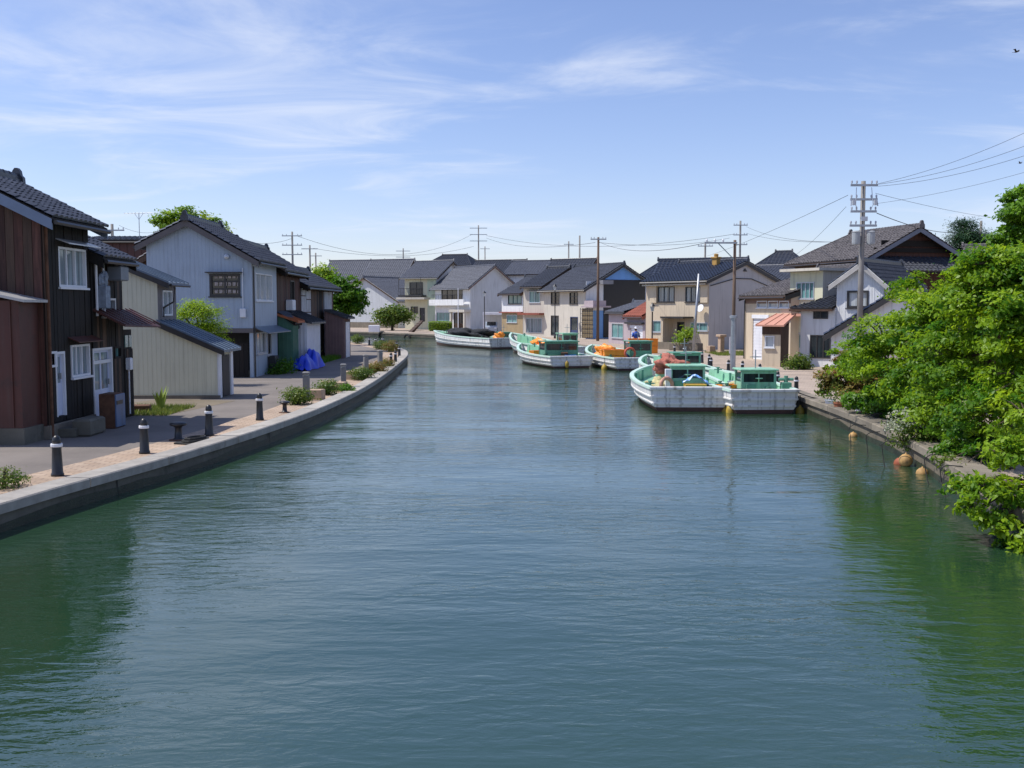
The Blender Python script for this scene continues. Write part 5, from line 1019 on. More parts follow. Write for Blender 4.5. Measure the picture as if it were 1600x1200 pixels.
# ================================================================== FISHERMAN
def person(p, rz):
    e = empty('person', p, rz, 'person in blue top and white cap standing behind orange crates', 'person')
    V = [(0, 0, .93), (0, 0, 1.12), (0, -.01, 1.36), (0, 0, 1.48), (0, -.02, 1.56), (0, -.02, 1.68), (.19, 0, 1.38), (.25, -.05, 1.12), (.2, -.28, 1.0), (-.19, 0, 1.38), (-.25, -.03, 1.12), (-.2, -.26, .98), (.1, 0, .88), (.12, -.01, .48), (.12, .02, .08), (.12, -.14, .04), (-.1, 0, .88), (-.12, 0, .48), (-.13, .02, .08), (-.13, -.14, .04)]
    Ed = [(0, 1), (1, 2), (2, 3), (3, 4), (4, 5), (2, 6), (6, 7), (7, 8), (2, 9), (9, 10), (10, 11), (0, 12), (12, 13), (13, 14), (14, 15), (0, 16), (16, 17), (17, 18), (18, 19)]
    rad = [.155, .14, .15, .06, .075, .085, .075, .052, .036, .075, .052, .036, .095, .065, .045, .04, .095, .065, .045, .04]
    for sx, b in ((1, 8), (-1, 11)):         # five fingers on each hand
        hx, hy, hz = V[b]; pi = len(V); V.append((hx - sx * .02, hy - .09, hz - .02)); rad.append(.028); Ed.append((b, pi))
        for q in range(4): V.append((hx - sx * .02 + (q - 1.5) * .018, hy - .16 - .01 * (q in (1, 2)), hz - .06)); rad.append(.008); Ed.append((pi, len(V) - 1))
        V.append((hx - sx * .06, hy - .10, hz - .01)); rad.append(.009); Ed.append((pi, len(V) - 1))
    me = bpy.data.meshes.new('body'); me.from_pydata(V, Ed, []); o = bpy.data.objects.new('body', me); COL.objects.link(o); o.parent = e
    m = o.modifiers.new('skin', 'SKIN'); m.use_smooth_shade = True
    for i, r_ in enumerate(rad): me.skin_vertices[0].data[i].radius = (r_, r_ * (.75 if i in (0, 1, 2) else 1))
    me.skin_vertices[0].data[0].use_root = True; sb = o.modifiers.new('sub', 'SUBSURF'); sb.levels = 1; sb.render_levels = 1; me.materials.append(skin)
    t_ = MB(); t_.lathe([(.17, .9), (.185, 1.05), (.2, 1.25), (.2, 1.36), (.13, 1.45), (.075, 1.49)], n=14); sh_ = t_.build('shirt', cloth_b, e, True); sh_.scale = (1.05, .82, 1)
    for sx in (1, -1): t_ = MB(); t_.tube([(sx * .17, 0, 1.4), (sx * .235, -.02, 1.22), (sx * .25, -.06, 1.1)], [.088, .07, .065], 8); t_.build('sleeve', cloth_b, e, True)
    for sx in (1, -1): t_ = MB(); t_.tube([(sx * .09, 0, .98), (sx * .115, 0, .5), (sx * .125, .01, .1)], [.12, .085, .07], 8); t_.build('trouser_leg', cloth_d, e, True)
    t_ = MB(); t_.lathe([(.112, 1.68), (.115, 1.74), (.09, 1.80), (.03, 1.82)], (0, -.015, 0), 14); t_.extr([(-.1, -.1, 1.685), (.1, -.1, 1.685), (.07, -.21, 1.67), (-.07, -.21, 1.67)], (0, 0, .012)); t_.build('cap', whitep, e, True)
    t_ = MB(); t_.lathe([(.09, 1.58), (.098, 1.66), (.09, 1.69)], (0, .0, 0), 12); t_.build('hair', rubber, e, True)
    t_ = MB(); t_.box((0, -.112, 1.62), (.022, .03, .04)); t_.box((.035, -.1, 1.645), (.02, .012, .012)); t_.box((-.035, -.1, 1.645), (.02, .012, .012)); t_.build('face', mat('dark_skin', (.30, .16, .10), .6), e)
    return e
person((8.75, 70.9, .0), .2)

# ================================================================== QUAY FURNITURE
def bollard_proto():
    e = empty('bollard', (0, 0, 0), 0, 'black', 'bollard'); MB().lathe([(.115, 0), (.115, .05), (.10, .07), (.082, .50), (.085, .52), (.085, .55)], n=16).build('post', blackiron, e, True)
    MB().lathe([(.10, .55), (.105, .56), (.105, .60), (.10, .61)], n=16).build('band', whitep, e); MB().lathe([(.075, .61), (.078, .66), (.065, .72), (.035, .755), (.01, .765)], n=16).build('cap', blackiron, e, True); return e
proto = bollard_proto(); first = True
bl = [((90, 744), 'foremost'), ((226, 709), 'second'), ((327, 681), 'third'), ((406, 657), 'fourth')]
def place(p, label, group, sc=1.0):
    global first
    o = proto if first else copy_tree(proto); first = False; o.location = p; o['label'] = label; o['group'] = group; o.scale = (sc,) * 3; o.rotation_euler.z = random.uniform(0, 3); return o
for (x, y), q in bl: place(G(x, y), q + ' black bollard with white band on the left quay from the camera', 'black bollards on the left quay')
for i, (x, y) in enumerate([(611, 572), (618, 568), (624, 558), (620, 548), (598, 540), (587, 541), (577, 540), (563, 535), (545, 535)]): place(G(x, y), f'{ORD[i]} black bollard beyond the last grey light post around the left quay bend', 'black bollards at the left quay bend', .95)
for i, (x, y) in enumerate([(1244, 617), (1215, 607), (1187, 592), (1160, 586), (1138, 584), (1111, 579), (1108, 573), (1097, 567), (1069, 557), (1054, 554)]): place(G(x, y), f'{ORD[i]} black bollard on the right quay counting away from the waterside tree', 'black bollards on the right quay', .88)
# grey lamp posts, stone seats, bushes on the left quay
gp = None; poststone = mat('grey_post_stone', (.20, .20, .205), .8, .15, 6, bump=.3)
for i, (x, y) in enumerate([(479, 626), (537, 608), (572, 587), (594, 577)]):
    p = G(x, y); e = empty('light_post', p, .2 * i, ('nearest', 'second', 'third', 'last')[i] + ' short grey stone light post on the left quay', 'post', 'grey posts on the left quay')
    if gp is None: gp = (MB().bx(-.10, .10, -.10, .10, 0, .86, .02).mesh('shaft', poststone), MB().bx(-.115, .115, -.115, .115, .88, .98, .03).mesh('head', poststone), MB().bx(-.085, .085, -.085, .085, .86, .88).mesh('lens', glass_w))
    for n_, me in zip(('shaft', 'head', 'lens'), gp): inst(n_, me, e)
for i, (x, y) in enumerate([(484, 624), (521, 611), (556, 593), (583, 580)]):
    p = G(x, y); e = empty('stone_bench', p, R(80), ('nearest', 'second', 'third', 'last')[i] + ' tan stone block bench on the left quay', 'stone bench', 'stone benches on the left quay')
    for s_ in (-1, 1): MB().bx(-.2, .2, s_ * .25 - .235, s_ * .25 + .235, .0, .36 + .01 * s_, .02).build('block', tanstone, e)
def bitt(p, label, s_=1.0): e = empty('mooring_bitt', p, .3, label, 'mooring bitt'); MB().lathe([(.16, 0), (.16, .03), (.09, .06), (.075, .28), (.10, .33), (.19, .36), (.20, .40), (.16, .43), (.03, .44)], n=16).build('post', blackiron, e, True); MB().lathe([(.22, 0), (.22, .025), (.16, .035)], n=16).build('base_plate', rust, e); e.scale = (s_,) * 3; return e
bitt(G(279, 688), 'black mushroom mooring bitt between second and third bollards'); bitt(G(445, 645), 'small dark mooring bitt beside the first quay bush', .8)
m_ = MB(); m_.bx(-.42, .42, -.28, .28, 0, .05, .01); m_.tube([(.36 * math.cos(a), .22 * math.sin(a), .07) for a in [i * .5 for i in range(13)]], .035, 6); m_.tube([(.28 * math.cos(a), .16 * math.sin(a), .12) for a in [i * .5 for i in range(13)]], .035, 6); tag(m_.build('rope_coil', rubber, loc=G(306, 692), rz=1.2), 'coil of dark rope on a mat beside the mushroom bitt', 'rope')

# ================================================================== TREES AND PLANTS
def leaves(name, pts, nor, size, m, parent, tint, aspect=.5, droop=.0):
    n = len(pts); rnd = rng.normal(size=(n, 3)); nn = nor + rnd * .55; nn /= np.linalg.norm(nn, axis=1)[:, None]; t = rng.normal(size=(n, 3)); t[:, 2] -= droop; t -= nn * (t * nn).sum(1)[:, None]; t /= np.linalg.norm(t, axis=1)[:, None]; b = np.cross(nn, t)
    s = (size * rng.uniform(.65, 1.25, n))[:, None]; a = aspect * s
    v = np.empty((n, 4, 3)); v[:, 0] = pts - t * s * .5; v[:, 1] = pts + b * a * .5 + nn * s * .06; v[:, 2] = pts + t * s * .5 - nn * s * .08; v[:, 3] = pts - b * a * .5 + nn * s * .06
    me = bpy.data.meshes.new(name); me.vertices.add(4 * n); me.loops.add(4 * n); me.polygons.add(n)
    me.vertices.foreach_set('co', v.reshape(-1).astype(np.float32)); me.loops.foreach_set('vertex_index', np.arange(4 * n, dtype=np.int32)); me.polygons.foreach_set('loop_start', np.arange(0, 4 * n, 4, dtype=np.int32)); me.update(calc_edges=True)
    at_ = me.attributes.new('tint', 'FLOAT', 'POINT'); at_.data.foreach_set('value', np.repeat(np.clip(tint, 0, 1), 4).astype(np.float32)); me.materials.append(m); me.validate()
    o = bpy.data.objects.new(name, me); COL.objects.link(o); o.parent = parent; return o
def tree(name, label, base, blobs, dens, size, m, trunk_r=.16, cat='tree', group=None, flat=.0, aspect=.5, cl_r=.28, per=16, droop=.4, shell=.45, twigs=True, tintb=0.0, thick=.5, slope=.0, clump=False):
    base = Vector(base); e = empty(name, base, 0, label, cat, group); P, Nn, Tn = [], [], []; tb = MB(); cen = sum((Vector(b[0]) for b in blobs), Vector()) / len(blobs)
    top = base.lerp(Vector((cen.x, cen.y, max(cen.z, base.z + .6))), .62)
    mid = base.lerp(top, .5) + Vector((random.uniform(-.12, .12), random.uniform(-.12, .12), 0)) * min(1, trunk_r * 6)
    tb.tube([Vector((0, 0, -.05)), mid - base, top - base], [trunk_r * 1.25, trunk_r, trunk_r * .75], 9)
    for c, r_ in blobs:
        c = Vector(c); r_ = np.array(r_ if hasattr(r_, '__len__') else (r_, r_, r_ * .8)); start = top if (c - top).length < (c - mid).length else mid
        k = c - start; tb.tube([start - base, start - base + k * .5 + Vector((0, 0, .12 * k.length * (1 if k.z > -.3 else .5))), c - base], [trunk_r * .55, trunk_r * .4, trunk_r * .22], 6)
        vol = float(r_[0] * r_[1] + r_[0] * r_[2] + r_[1] * r_[2]); nc = max(6, int(dens * vol)); d = rng.normal(size=(nc, 3)); d /= np.linalg.norm(d, axis=1)[:, None]; rad = rng.uniform(0, 1, nc) ** shell; lum = 1 + .22 * np.sin(3.1 * d[:, 0] + c.x * 5) * np.cos(2.7 * d[:, 1] + c.z * 3)
        cp = np.array(c) + d * r_ * (rad * lum)[:, None]; ct = np.clip(rng.normal(.45, .28, nc) + tintb, 0, 1)
        if twigs:
            for q in range(0, nc, max(1, nc // 14)):
                w_ = Vector(cp[q]); tb.tube([c - base, (c.lerp(w_, .55)) - base + Vector((0, 0, .05)), w_ - base], [trunk_r * .2, trunk_r * .13, trunk_r * .05], 4, False)
        off = rng.normal(size=(nc, per, 3)) * cl_r * np.array((1, 1, thick))
        if clump:                            # leaves gather in separate pads with gaps between them
            q_ = rng.normal(size=(nc, per, 3)); q_ /= np.linalg.norm(q_, axis=2)[:, :, None]; q_ *= (rng.uniform(.1, 1.1, (nc, per)) ** .55 * np.where(rng.uniform(size=(nc, per)) < .22, rng.uniform(1, 1.75, (nc, per)), 1))[:, :, None]; off = q_ * (cl_r * rng.uniform(.6, 1.35, nc))[:, None, None] * np.array((1, 1, thick)); ct = np.clip(ct * 1.3 - .12, 0, 1)
        off[:, :, 2] -= slope * (off[:, :, :2] * d[:, None, :2]).sum(2); pts = (cp[:, None] + off).reshape(-1, 3); nr = np.repeat(d * .7 + np.array((0, 0, .75 + flat)), per, 0)
        P.append(pts); Nn.append(nr); Tn.append(np.repeat(ct, per) + rng.normal(0, .16, nc * per))
    tb.build('trunk', bark, e, True); P = np.concatenate(P) - np.array(base); leaves('crown', P, np.concatenate(Nn), size, m, e, np.concatenate(Tn), aspect, droop); return e
def px(x, y, Y): return at(x, y, Y)
def blobpx(l, Y): return [(px(x, y, Y + dy), (r_ * (Y + dy) / FPX, r_ * (Y + dy) / FPX, r_ * (Y + dy) / FPX * ry)) for x, y, r_, ry, dy in l]
# waterside cherry trees on the right
tree('cherry_tree', 'big leafy cherry tree overhanging the right quay', (11.2, 21.2, 0), blobpx([(1385, 540, 62, .8, 5), (1345, 565, 44, .7, 6.5), (1450, 500, 66, .8, 3), (1520, 460, 60, .8, -.5), (1420, 590, 62, .8, 3.5), (1500, 560, 80, .9, 0), (1580, 500, 75, .9, -1.5), (1460, 640, 60, .7, 2), (1550, 630, 75, .8, -1), (1420, 450, 34, .7, 5), (1570, 415, 55, .8, -1), (1620, 590, 75, 1, -2), (1640, 440, 70, 1, -1.5), (1530, 420, 36, .8, 0)], 20.5), 22, 0.108, leaf_a, .19, group='waterside trees on the right quay', cl_r=0.3, per=125, thick=0.42, slope=0.3, shell=0.5, clump=True)
tree('cherry_tree', 'low cherry branches drooping over the water at the right edge', (9.3, 15.6, 0), blobpx([(1575, 712, 50, .7, .6), (1545, 765, 42, .6, 0), (1595, 775, 50, .6, .2), (1522, 800, 30, .6, -.1), (1605, 650, 55, .8, 1.2), (1602, 850, 40, .7, -.4), (1640, 790, 60, 1, 0), (1560, 815, 34, .6, -.2), (1500, 760, 22, .6, .3)], 14.7), 30, .105, leaf_a, .09, group='waterside trees on the right quay', cl_r=.17, per=60, droop=1.0, tintb=.1, thick=.5, slope=.5, shell=.55, clump=True)
tree('quay_shrub', 'yellowish leafy shrub at the left end of the waterside greenery', (11.0, 31.4, 0), blobpx([(1312, 588, 32, .8, 0), (1345, 600, 36, .8, -.5), (1295, 605, 18, .7, 0), (1330, 560, 24, .7, .5), (1378, 590, 40, .8, -.6)], 31.2), 28, .12, leaf_r, .07, 'shrub', cl_r=0.2, per=70, thick=0.5, slope=.3, clump=True)
tree('quay_shrub', 'dense dark green shrub behind the planters on the right quay', (10.9, 27.6, 0), blobpx([(1370, 625, 36, .8, 0), (1400, 640, 34, .7, -.6), (1340, 625, 24, .8, .6), (1440, 640, 40, .8, -1.2)], 27.6), 34, .12, leaf_b, .07, 'shrub', cl_r=0.2, per=70, thick=0.5, slope=.3, clump=True)
tree('flowering_shrub', 'shrub with white blossom leaning over the right quay wall', (9.75, 23.0, 0), blobpx([(1418, 668, 27, .7, 0), (1440, 680, 30, .7, -.3), (1408, 690, 18, .8, 0), (1465, 690, 26, .8, -.5)], 22.6), 153.0, .075, leaf_s, .05, 'shrub', cl_r=.12, per=13)
e_ = bpy.data.objects['flowering_shrub']; bp_ = []
for x, y, r_ in ((1405, 660, 16), (1425, 660, 22), (1395, 672, 10), (1440, 668, 16)):
    c = np.array(px(x, y, 22.4)); q = rng.normal(size=(55, 3)); q /= np.linalg.norm(q, axis=1)[:, None]; q[:, 2] = abs(q[:, 2]); q[:, 1] = -abs(q[:, 1]); bp_.append(c + q * r_ * 22.6 / FPX * 1.25)
bp_ = np.concatenate(bp_); bp_ = np.concatenate([bp_ + rng.normal(size=bp_.shape) * .035 for _ in range(3)]); leaves('blossom', bp_ - np.array(e_.location), np.tile((0, -.4, .8), (len(bp_), 1)), .05, leaf_f, e_, rng.uniform(0, 1, len(bp_)), .9)
tree('leafy_bush', 'dark leafy bush between the cherry branches and the quay wall', (10.6, 20.2, 0), blobpx([(1520, 690, 46, .8, 0), (1490, 700, 26, .7, -.2), (1560, 700, 40, .9, .4), (1480, 670, 30, .8, .8)], 20.2), 34, .12, leaf_b, .07, 'bush', cl_r=0.2, per=70, thick=0.5, slope=.3, clump=True)
tree('leafy_bush', 'tall dark bush filling the space behind the big cherry tree', (15.2, 31.0, 0), blobpx([(1440, 545, 55, .8, 0), (1500, 560, 65, .8, 0), (1560, 545, 65, .8, 0), (1480, 600, 50, .7, 0), (1590, 600, 60, .8, 0), (1540, 480, 50, .8, 0), (1620, 500, 60, .9, 0)], 30.5), 11, .16, leaf_b, .12, 'bush', cl_r=.36, per=80, thick=.5, clump=True)
tree('leafy_bush', 'low green ground plants on the quay edge under the cherry branches', (9.75, 19.2, 0), blobpx([(1500, 735, 20, .6, 0), (1530, 745, 16, .6, -.4), (1480, 720, 15, .6, .4)], 19.0), 180.0, .09, leaf_s, .03, 'bush', cl_r=.10, per=12)
tree('tall_tree', 'bright green tall tree at the right edge above the waterside trees', (27.5, 52, 0), blobpx([(1590, 345, 36, .8, 0), (1625, 310, 46, .9, 0), (1575, 375, 26, .7, 0), (1610, 380, 40, .8, 0), (1650, 360, 50, 1, 0)], 50), 7, .26, leaf_b, .25, cl_r=0.5, per=120, tintb=.2, thick=0.5, clump=True)
tree('pine_tree', 'dark pine tree rising behind the cherry crown', (40.5, 88, 0), blobpx([(1512, 372, 28, .45, 0), (1535, 385, 20, .4, 0), (1490, 392, 16, .4, 0), (1505, 352, 14, .5, 0), (1500, 410, 26, .4, 0), (1540, 405, 20, .4, 0)], 88), 40.5, .42, leaf_p, .22, cl_r=.5, per=26, aspect=.14, flat=.5, droop=0)
# left bank greenery
tree('garden_pine', 'clipped garden pine between the cream shed and the pale blue house', XY(318, 40.5), blobpx([(285, 490, 18, .55, 0), (318, 488, 26, .5, 0), (330, 510, 22, .5, 0), (300, 515, 24, .5, 0), (340, 530, 14, .5, 0), (275, 505, 14, .5, 0), (305, 478, 14, .5, 0)], 40.5), 99.0, 0.13, leaf_a, .09, cl_r=.2, per=22, aspect=.22, flat=.5, droop=0, tintb=.35)
tree('leafy_tree', 'light green tree rising behind the pale blue house roof', XY(295, 62), blobpx([(265, 350, 24, .7, 0), (295, 345, 28, .7, 0), (325, 355, 24, .7, 0), (285, 375, 40, .7, 0), (340, 370, 18, .7, 0)], 62), 12, .22, leaf_y, .2, cl_r=0.45, per=80, thick=0.5, clump=True)
tree('round_tree', 'round dark green tree at the end of the left row of houses', XY(528, 73), blobpx([(540, 452, 24, .85, 0), (530, 475, 20, .8, 0), (555, 470, 18, .8, 0), (525, 445, 18, .8, 0), (548, 485, 16, .7, 0), (560, 460, 13, .8, 0)], 73), 10, .24, leaf_b, .16, cl_r=0.42, per=90, thick=0.5, clump=True)
tree('leafy_tree', 'small yellow-green tree top above the roof at the canal bend', XY(505, 85), blobpx([(503, 425, 13, .8, 0), (512, 438, 12, .8, 0)], 85), 40.5, .28, leaf_y, .12, cl_r=.4, per=16)
tree('garden_tree', 'low spreading garden tree before the balcony house', XY(613, 141), blobpx([(600, 492, 13, .6, 0), (618, 488, 16, .6, 0), (630, 494, 12, .6, 0), (608, 500, 12, .5, 0)], 141), 18.0, .42, leaf_s, .18, cl_r=.6, per=18)
tree('roadside_bush', 'dark weeds and bush beside the patchwork house wall', (-10.9, 47.6, 0), blobpx([(437, 578, 12, .9, 0), (446, 572, 12, .9, .6), (430, 586, 8, .9, -.4)], 47.6), 117.0, .13, leaf_b, .03, 'bush', cl_r=.2, per=14)
tree('flower_bush', 'tall flower pot bush before the patched white wall', (-11.0, 57.5, 0), blobpx([(485, 545, 8, 1.4, 0), (483, 530, 6, 1.2, 0)], 57.5), 117.0, .13, leaf_r, .03, 'bush', cl_r=.2, per=10)
tree('garden_shrub', 'leafy shrub in the planter before the cream house', XY(1074, 74), blobpx([(1072, 524, 9, .9, 0), (1078, 518, 8, .9, 0), (1066, 532, 6, .8, 0)], 74), 63.0, .2, leaf_y, .06, 'shrub', cl_r=.25, per=14)
tree('garden_shrub', 'bushy green shrub at the foot of the tower annex', XY(1245, 51.5), blobpx([(1240, 570, 10, .9, 0), (1250, 564, 11, 1, 0), (1258, 572, 9, .8, 0)], 51), 117.0, .16, leaf_s, .05, 'shrub', cl_r=.2, per=14)
tree('roadside_bush', 'small flowering bush by the foremost bollard at the left edge', G(6, 764), [(G(4, 764) + Vector((0, 0, .16)), (.42, .35, .22)), (G(20, 760) + Vector((0, 0, .12)), (.22, .22, .16))], 260, .055, leaf_s, .03, 'bush', cl_r=.06, per=10)
for i, (x, y, s_, mm) in enumerate([(466, 632, .5, leaf_s), (510, 617, .46, leaf_s), (566, 594, .52, leaf_s), (588, 583, .5, leaf_r), (602, 575, .45, leaf_r), (594, 546, .6, leaf_s), (610, 550, .7, leaf_r), (558, 537, .7, leaf_s), (533, 534, .7, leaf_s), (541, 614, .3, leaf_b)]):
    p = G(x, y); tree('quay_bush', f'{ORD[i]} clipped azalea bush along the left quay beyond the fourth bollard', p, [(p + Vector((0, 0, s_ * .55)), (s_, s_, s_ * .6))], 150 / max(.5, s_), .085, mm, .03, 'bush', 'azalea bushes on the left quay', cl_r=.09, per=12, twigs=False)
# hedge before the white house
e = empty('clipped_hedge', XY(688, 138), -.3, 'square clipped hedge before the white house on the far bank', 'hedge'); q = rng.uniform(-1, 1, (5200, 3)); ax_ = np.argmax(abs(q), 1); q[np.arange(5200), ax_] = np.sign(q[np.arange(5200), ax_]); q = q * np.array((1.5, .6, .62)) + np.array((0, 0, .66)) + rng.normal(size=(5200, 3)) * .03
leaves('foliage', q, np.tile((0, -.3, .8), (5200, 1)), .16, leaf_y, e, rng.uniform(0, 1, 5200)); MB().bx(-1.4, 1.4, -.5, .5, 0, 1.15, .05).build('branches', mat('hedge_core', (.03, .06, .012), .9), e)
# grass
def grass(label, c, r_, n, hgt, m=leaf_g):
    b = np.stack([rng.uniform(-1, 1, n) * r_[0], rng.uniform(-1, 1, n) * r_[1], np.zeros(n)], 1) + np.array((c[0], c[1], .0)); hh = hgt * rng.uniform(.4, 1.2, n); ln = rng.normal(size=(n, 2)) * hh[:, None] * .3; a = rng.uniform(0, 6.28, n); wd = .012 + hgt * .02
    v = np.empty((n, 3, 3)); v[:, 0] = b + np.stack([np.cos(a) * wd, np.sin(a) * wd, 0 * a], 1); v[:, 1] = b - np.stack([np.cos(a) * wd, np.sin(a) * wd, 0 * a], 1); v[:, 2] = b; v[:, 2, :2] += ln; v[:, 2, 2] = hh
    me = bpy.data.meshes.new('grass'); me.vertices.add(3 * n); me.loops.add(3 * n); me.polygons.add(n); me.vertices.foreach_set('co', v.reshape(-1).astype(np.float32)); me.loops.foreach_set('vertex_index', np.arange(3 * n, dtype=np.int32)); me.polygons.foreach_set('loop_start', np.arange(0, 3 * n, 3, dtype=np.int32)); me.update(calc_edges=True)
    t_ = me.attributes.new('tint', 'FLOAT', 'POINT'); t_.data.foreach_set('value', np.repeat(rng.uniform(0, 1, n), 3).astype(np.float32)); me.materials.append(m); me.validate(); o = bpy.data.objects.new('grass', me); COL.objects.link(o); return stuff(o, label, 'grass')
grass('short yellowing grass on the patch before the cream shed', (-10.9, 30.2), (.9, 1.3), 3200, .14)
grass('green grass strip at the foot of the tall grey gable', (16.2, 68.5), (2.6, 2.6), 5000, .2)
grass('weeds growing along the foot of the old left houses', (-11.0, 58.5), (.35, 7.0), 3000, .3, leaf_b)
e = empty('leafy_plant', G(251, 640), 0, 'upright yellow-green plant before the cream shed wall', 'plant')
for k in range(11):
    a = k * .57; m_ = MB(); ln = random.uniform(.45, .8); dx = Vector((math.cos(a), math.sin(a), 0)); q = Vector((-dx.y, dx.x, 0)) * .05; s0 = dx * .06
    m_.add([s0 - q * .5, s0 + q * .5, s0 + dx * .1 + q + Vector((0, 0, ln * .6)), s0 + dx * .1 - q + Vector((0, 0, ln * .6)), s0 + dx * .22 + Vector((0, 0, ln))], [(0, 1, 2, 3), (3, 2, 4)]); m_.build('leaf', mat('yellow_green_blade', (.22, .30, .04), .6, .2, 5), e)
# planters on the right quay
for i, (x, y, m) in enumerate([(1288, 640, whitep), (1303, 645, mat('terracotta', (.30, .11, .06), .8)), (1318, 649, concrete), (1336, 652, whitep), (1344, 655, MATS['terracotta']), (1362, 663, rubber)]):
    p = G(x, y) + Vector((.25, .25, 0)); e = empty('planter', p, .3, ('white box', 'terracotta', 'grey concrete', 'small white', 'dark terracotta', 'black')[i] + ' planter on the right quay under the leafy shrubs', 'planter', 'planters on the right quay')
    MB().add_ if False else None
    pm = MB(); pm.lathe([(.13, 0), (.18, .26), (.2, .26), (.2, .3), (.17, .3), (.16, .24)], n=12 if i % 2 else 4); pm.build('pot', m, e); q = rng.normal(size=(160, 3)) * .13 + np.array((0, 0, .42)); stuff(leaves('plant', q, np.tile((0, 0, 1.), (160, 1)), .09, leaf_s if i % 2 else leaf_b, e, rng.uniform(0, 1, 160)))
# stone planter before the cream house
p = XY(1072, 74.3); m_ = MB(); m_.bx(-1.2, 1.2, -.4, .4, 0, .55, .03); tag(m_.build('stone_planter', concrete, loc=p, rz=-.7), 'low stone planter box before the cream house door', 'planter')
p = XY(1127, 69); m_ = MB(); m_.bx(-.16, .16, -.16, .16, 0, 1.15, .02); m_.bx(-.26, .26, -.26, .26, 1.15, 1.32, .03); m_.bx(-.25, .25, -.25, .25, 0, .16, .02); tag(m_.build('stone_pillar', tanstone, loc=p, rz=.4), 'short tan stone pillar on the grass by the tall grey gable', 'pillar')
p = XY(1111, 70); m_ = MB(); m_.bx(-.22, .22, -.22, .22, 0, .5, .03); tag(m_.build('stone_block', tanstone, loc=p, rz=.4), 'small tan stone cube at the corner of the tall grey gable', 'block')
p = XY(1142, 57); e = empty('sign_post', p, .2, 'slim white signboard on a post by the garage house', 'sign'); m_ = MB(); m_.tube([(0, 0, 0), (0, 0, 1.5)], .03, 6); m_.build('post', greysteel, e); m_ = MB(); m_.bx(-.1, .1, -.06, -.035, .55, 1.5, .005); m_.build('panel', whitep, e)
# lamp posts
def street_lamp(p, hgt, label):
    e = empty('street_lamp', p, .3, label, 'street lamp'); m_ = MB(); m_.lathe([(.12, 0), (.12, .25), (.06, .32), (.05, hgt - .5), (.09, hgt - .45)], n=10); m_.build('post', blackiron, e, True)
    m_ = MB(); m_.lathe([(.11, hgt - .42), (.2, hgt - .05)], n=6); m_.build('lantern', glass_w, e); m_ = MB(); m_.lathe([(.27, hgt - .04), (.1, hgt + .14), (.02, hgt + .25)], n=6); m_.build('lantern_roof', blackiron, e)
street_lamp(XY(1019, 77), 3.3, 'old-style black street lamp at the left corner of the cream house'); street_lamp(XY(867, 104), 5.4, 'black street lamp before the blue-gabled house'); street_lamp(XY(757, 122), 5.0, 'slim street lamp beside the carport')
def plain_pole(p, hgt, r_, m, label, cat='pole', lean=(0, 0)): m_ = MB(); m_.tube([(0, 0, 0), (lean[0], lean[1], hgt)], [r_, r_ * .75], 8); return tag(m_.build('flag_pole', m, loc=p), label, cat)
plain_pole(XY(716, 133), at(716, 450, 133).z, .06, whitep, 'thin white flag pole before the white house on the far bank')
# buoys, tyres and ropes on the right wall
def ball(label, p, r_, m): mb = MB(); mb.lathe([(r_ * .03, -r_), (r_ * .5, -r_ * .87), (r_ * .87, -r_ * .5), (r_, 0), (r_ * .87, r_ * .5), (r_ * .5, r_ * .87), (r_ * .12, r_ * 1.0), (r_ * .12, r_ * 1.15), (r_ * .03, r_ * 1.16)], n=16); tag(mb.build('buoy', m, smooth=True, loc=p), label, 'buoy', 'floats by the right quay wall')
buoyy = mat('faded_yellow_buoy', (.42, .25, .09), .7, .35, 6, streak=.6); buoyr = mat('rusty_red_buoy', (.30, .075, .03), .7, .3, 6, streak=.3)
ball('faded yellow float by the right wall furthest from the camera', G(1333, 682, WZ + .0), .12, buoyy); ball('faded yellow float on the right wall beside the red one', G(1418, 722, WZ + .1) + Vector((.0, .1, .02)), .15, buoyy); ball('rusty red float touching the yellow one by the right wall', G(1407, 725, WZ + .0), .15, buoyr); ball('faded yellow float by the right wall nearest the camera', G(1441, 740, WZ + .0), .13, buoyy)
def tyre(label, p, rz, R_=.32): mb = MB(); mb.tube([(R_ * math.cos(i * .3307), 0, R_ * math.sin(i * .3307)) for i in range(20)], R_ * .32, 8, False); tag(mb.build('tyre_fender', rubber, smooth=True, loc=p, rz=rz), label, 'tyre', 'tyres hung on quay walls')
tyre('black tyre hung on the right quay wall near the right edge', Vector((7.44, 15.1, -.1)), R(80), .24); tyre('black tyre hung on the far quay wall before the garden tree', at(597, 526, 124), R(-30), .55); tyre('second black tyre on the far quay wall', at(636, 529, 119), R(-35), .45)
def rope(label, pts, r_=.018, m=None): tag(MB().tube(pts, r_, 5).build('mooring_rope', m or rubber), label, 'rope', 'ropes on the right quay wall')
for i, (x, y) in enumerate(((1300, 655), (1332, 664), (1358, 676), (1383, 690), (1450, 712), (1475, 728))):
    p = G(x, y, .17); rope(f'{ORD[i]} dark rope hanging over the right wall counting from the boats', [p + Vector((.3, .12 * (-1) ** i, .005)), p + Vector((.05, .02, .012)), p + Vector((-.075, 0, -.06)), p + Vector((-.06, -.05, -.3)), p + Vector((-.07, -.1 - .04 * i, -.58))], .011)
rope('mooring rope from the quayside boat to the right quay', [T2(1.05, .8, .75), (9.8, 32.6, .2), (10.3, 33.0, .1)], .02)
m_ = MB(); m_.extr([(0, -1.0, 0), (1.6, -1.0, 1.5), (1.75, -1.0, 1.5), (.4, -1.0, 0)], (0, 2.0, 0))
for k in range(5): m_.bx(.25 + k * .3, .6 + k * .3, -1.05, 1.05, .25 + k * .28, .31 + k * .28)
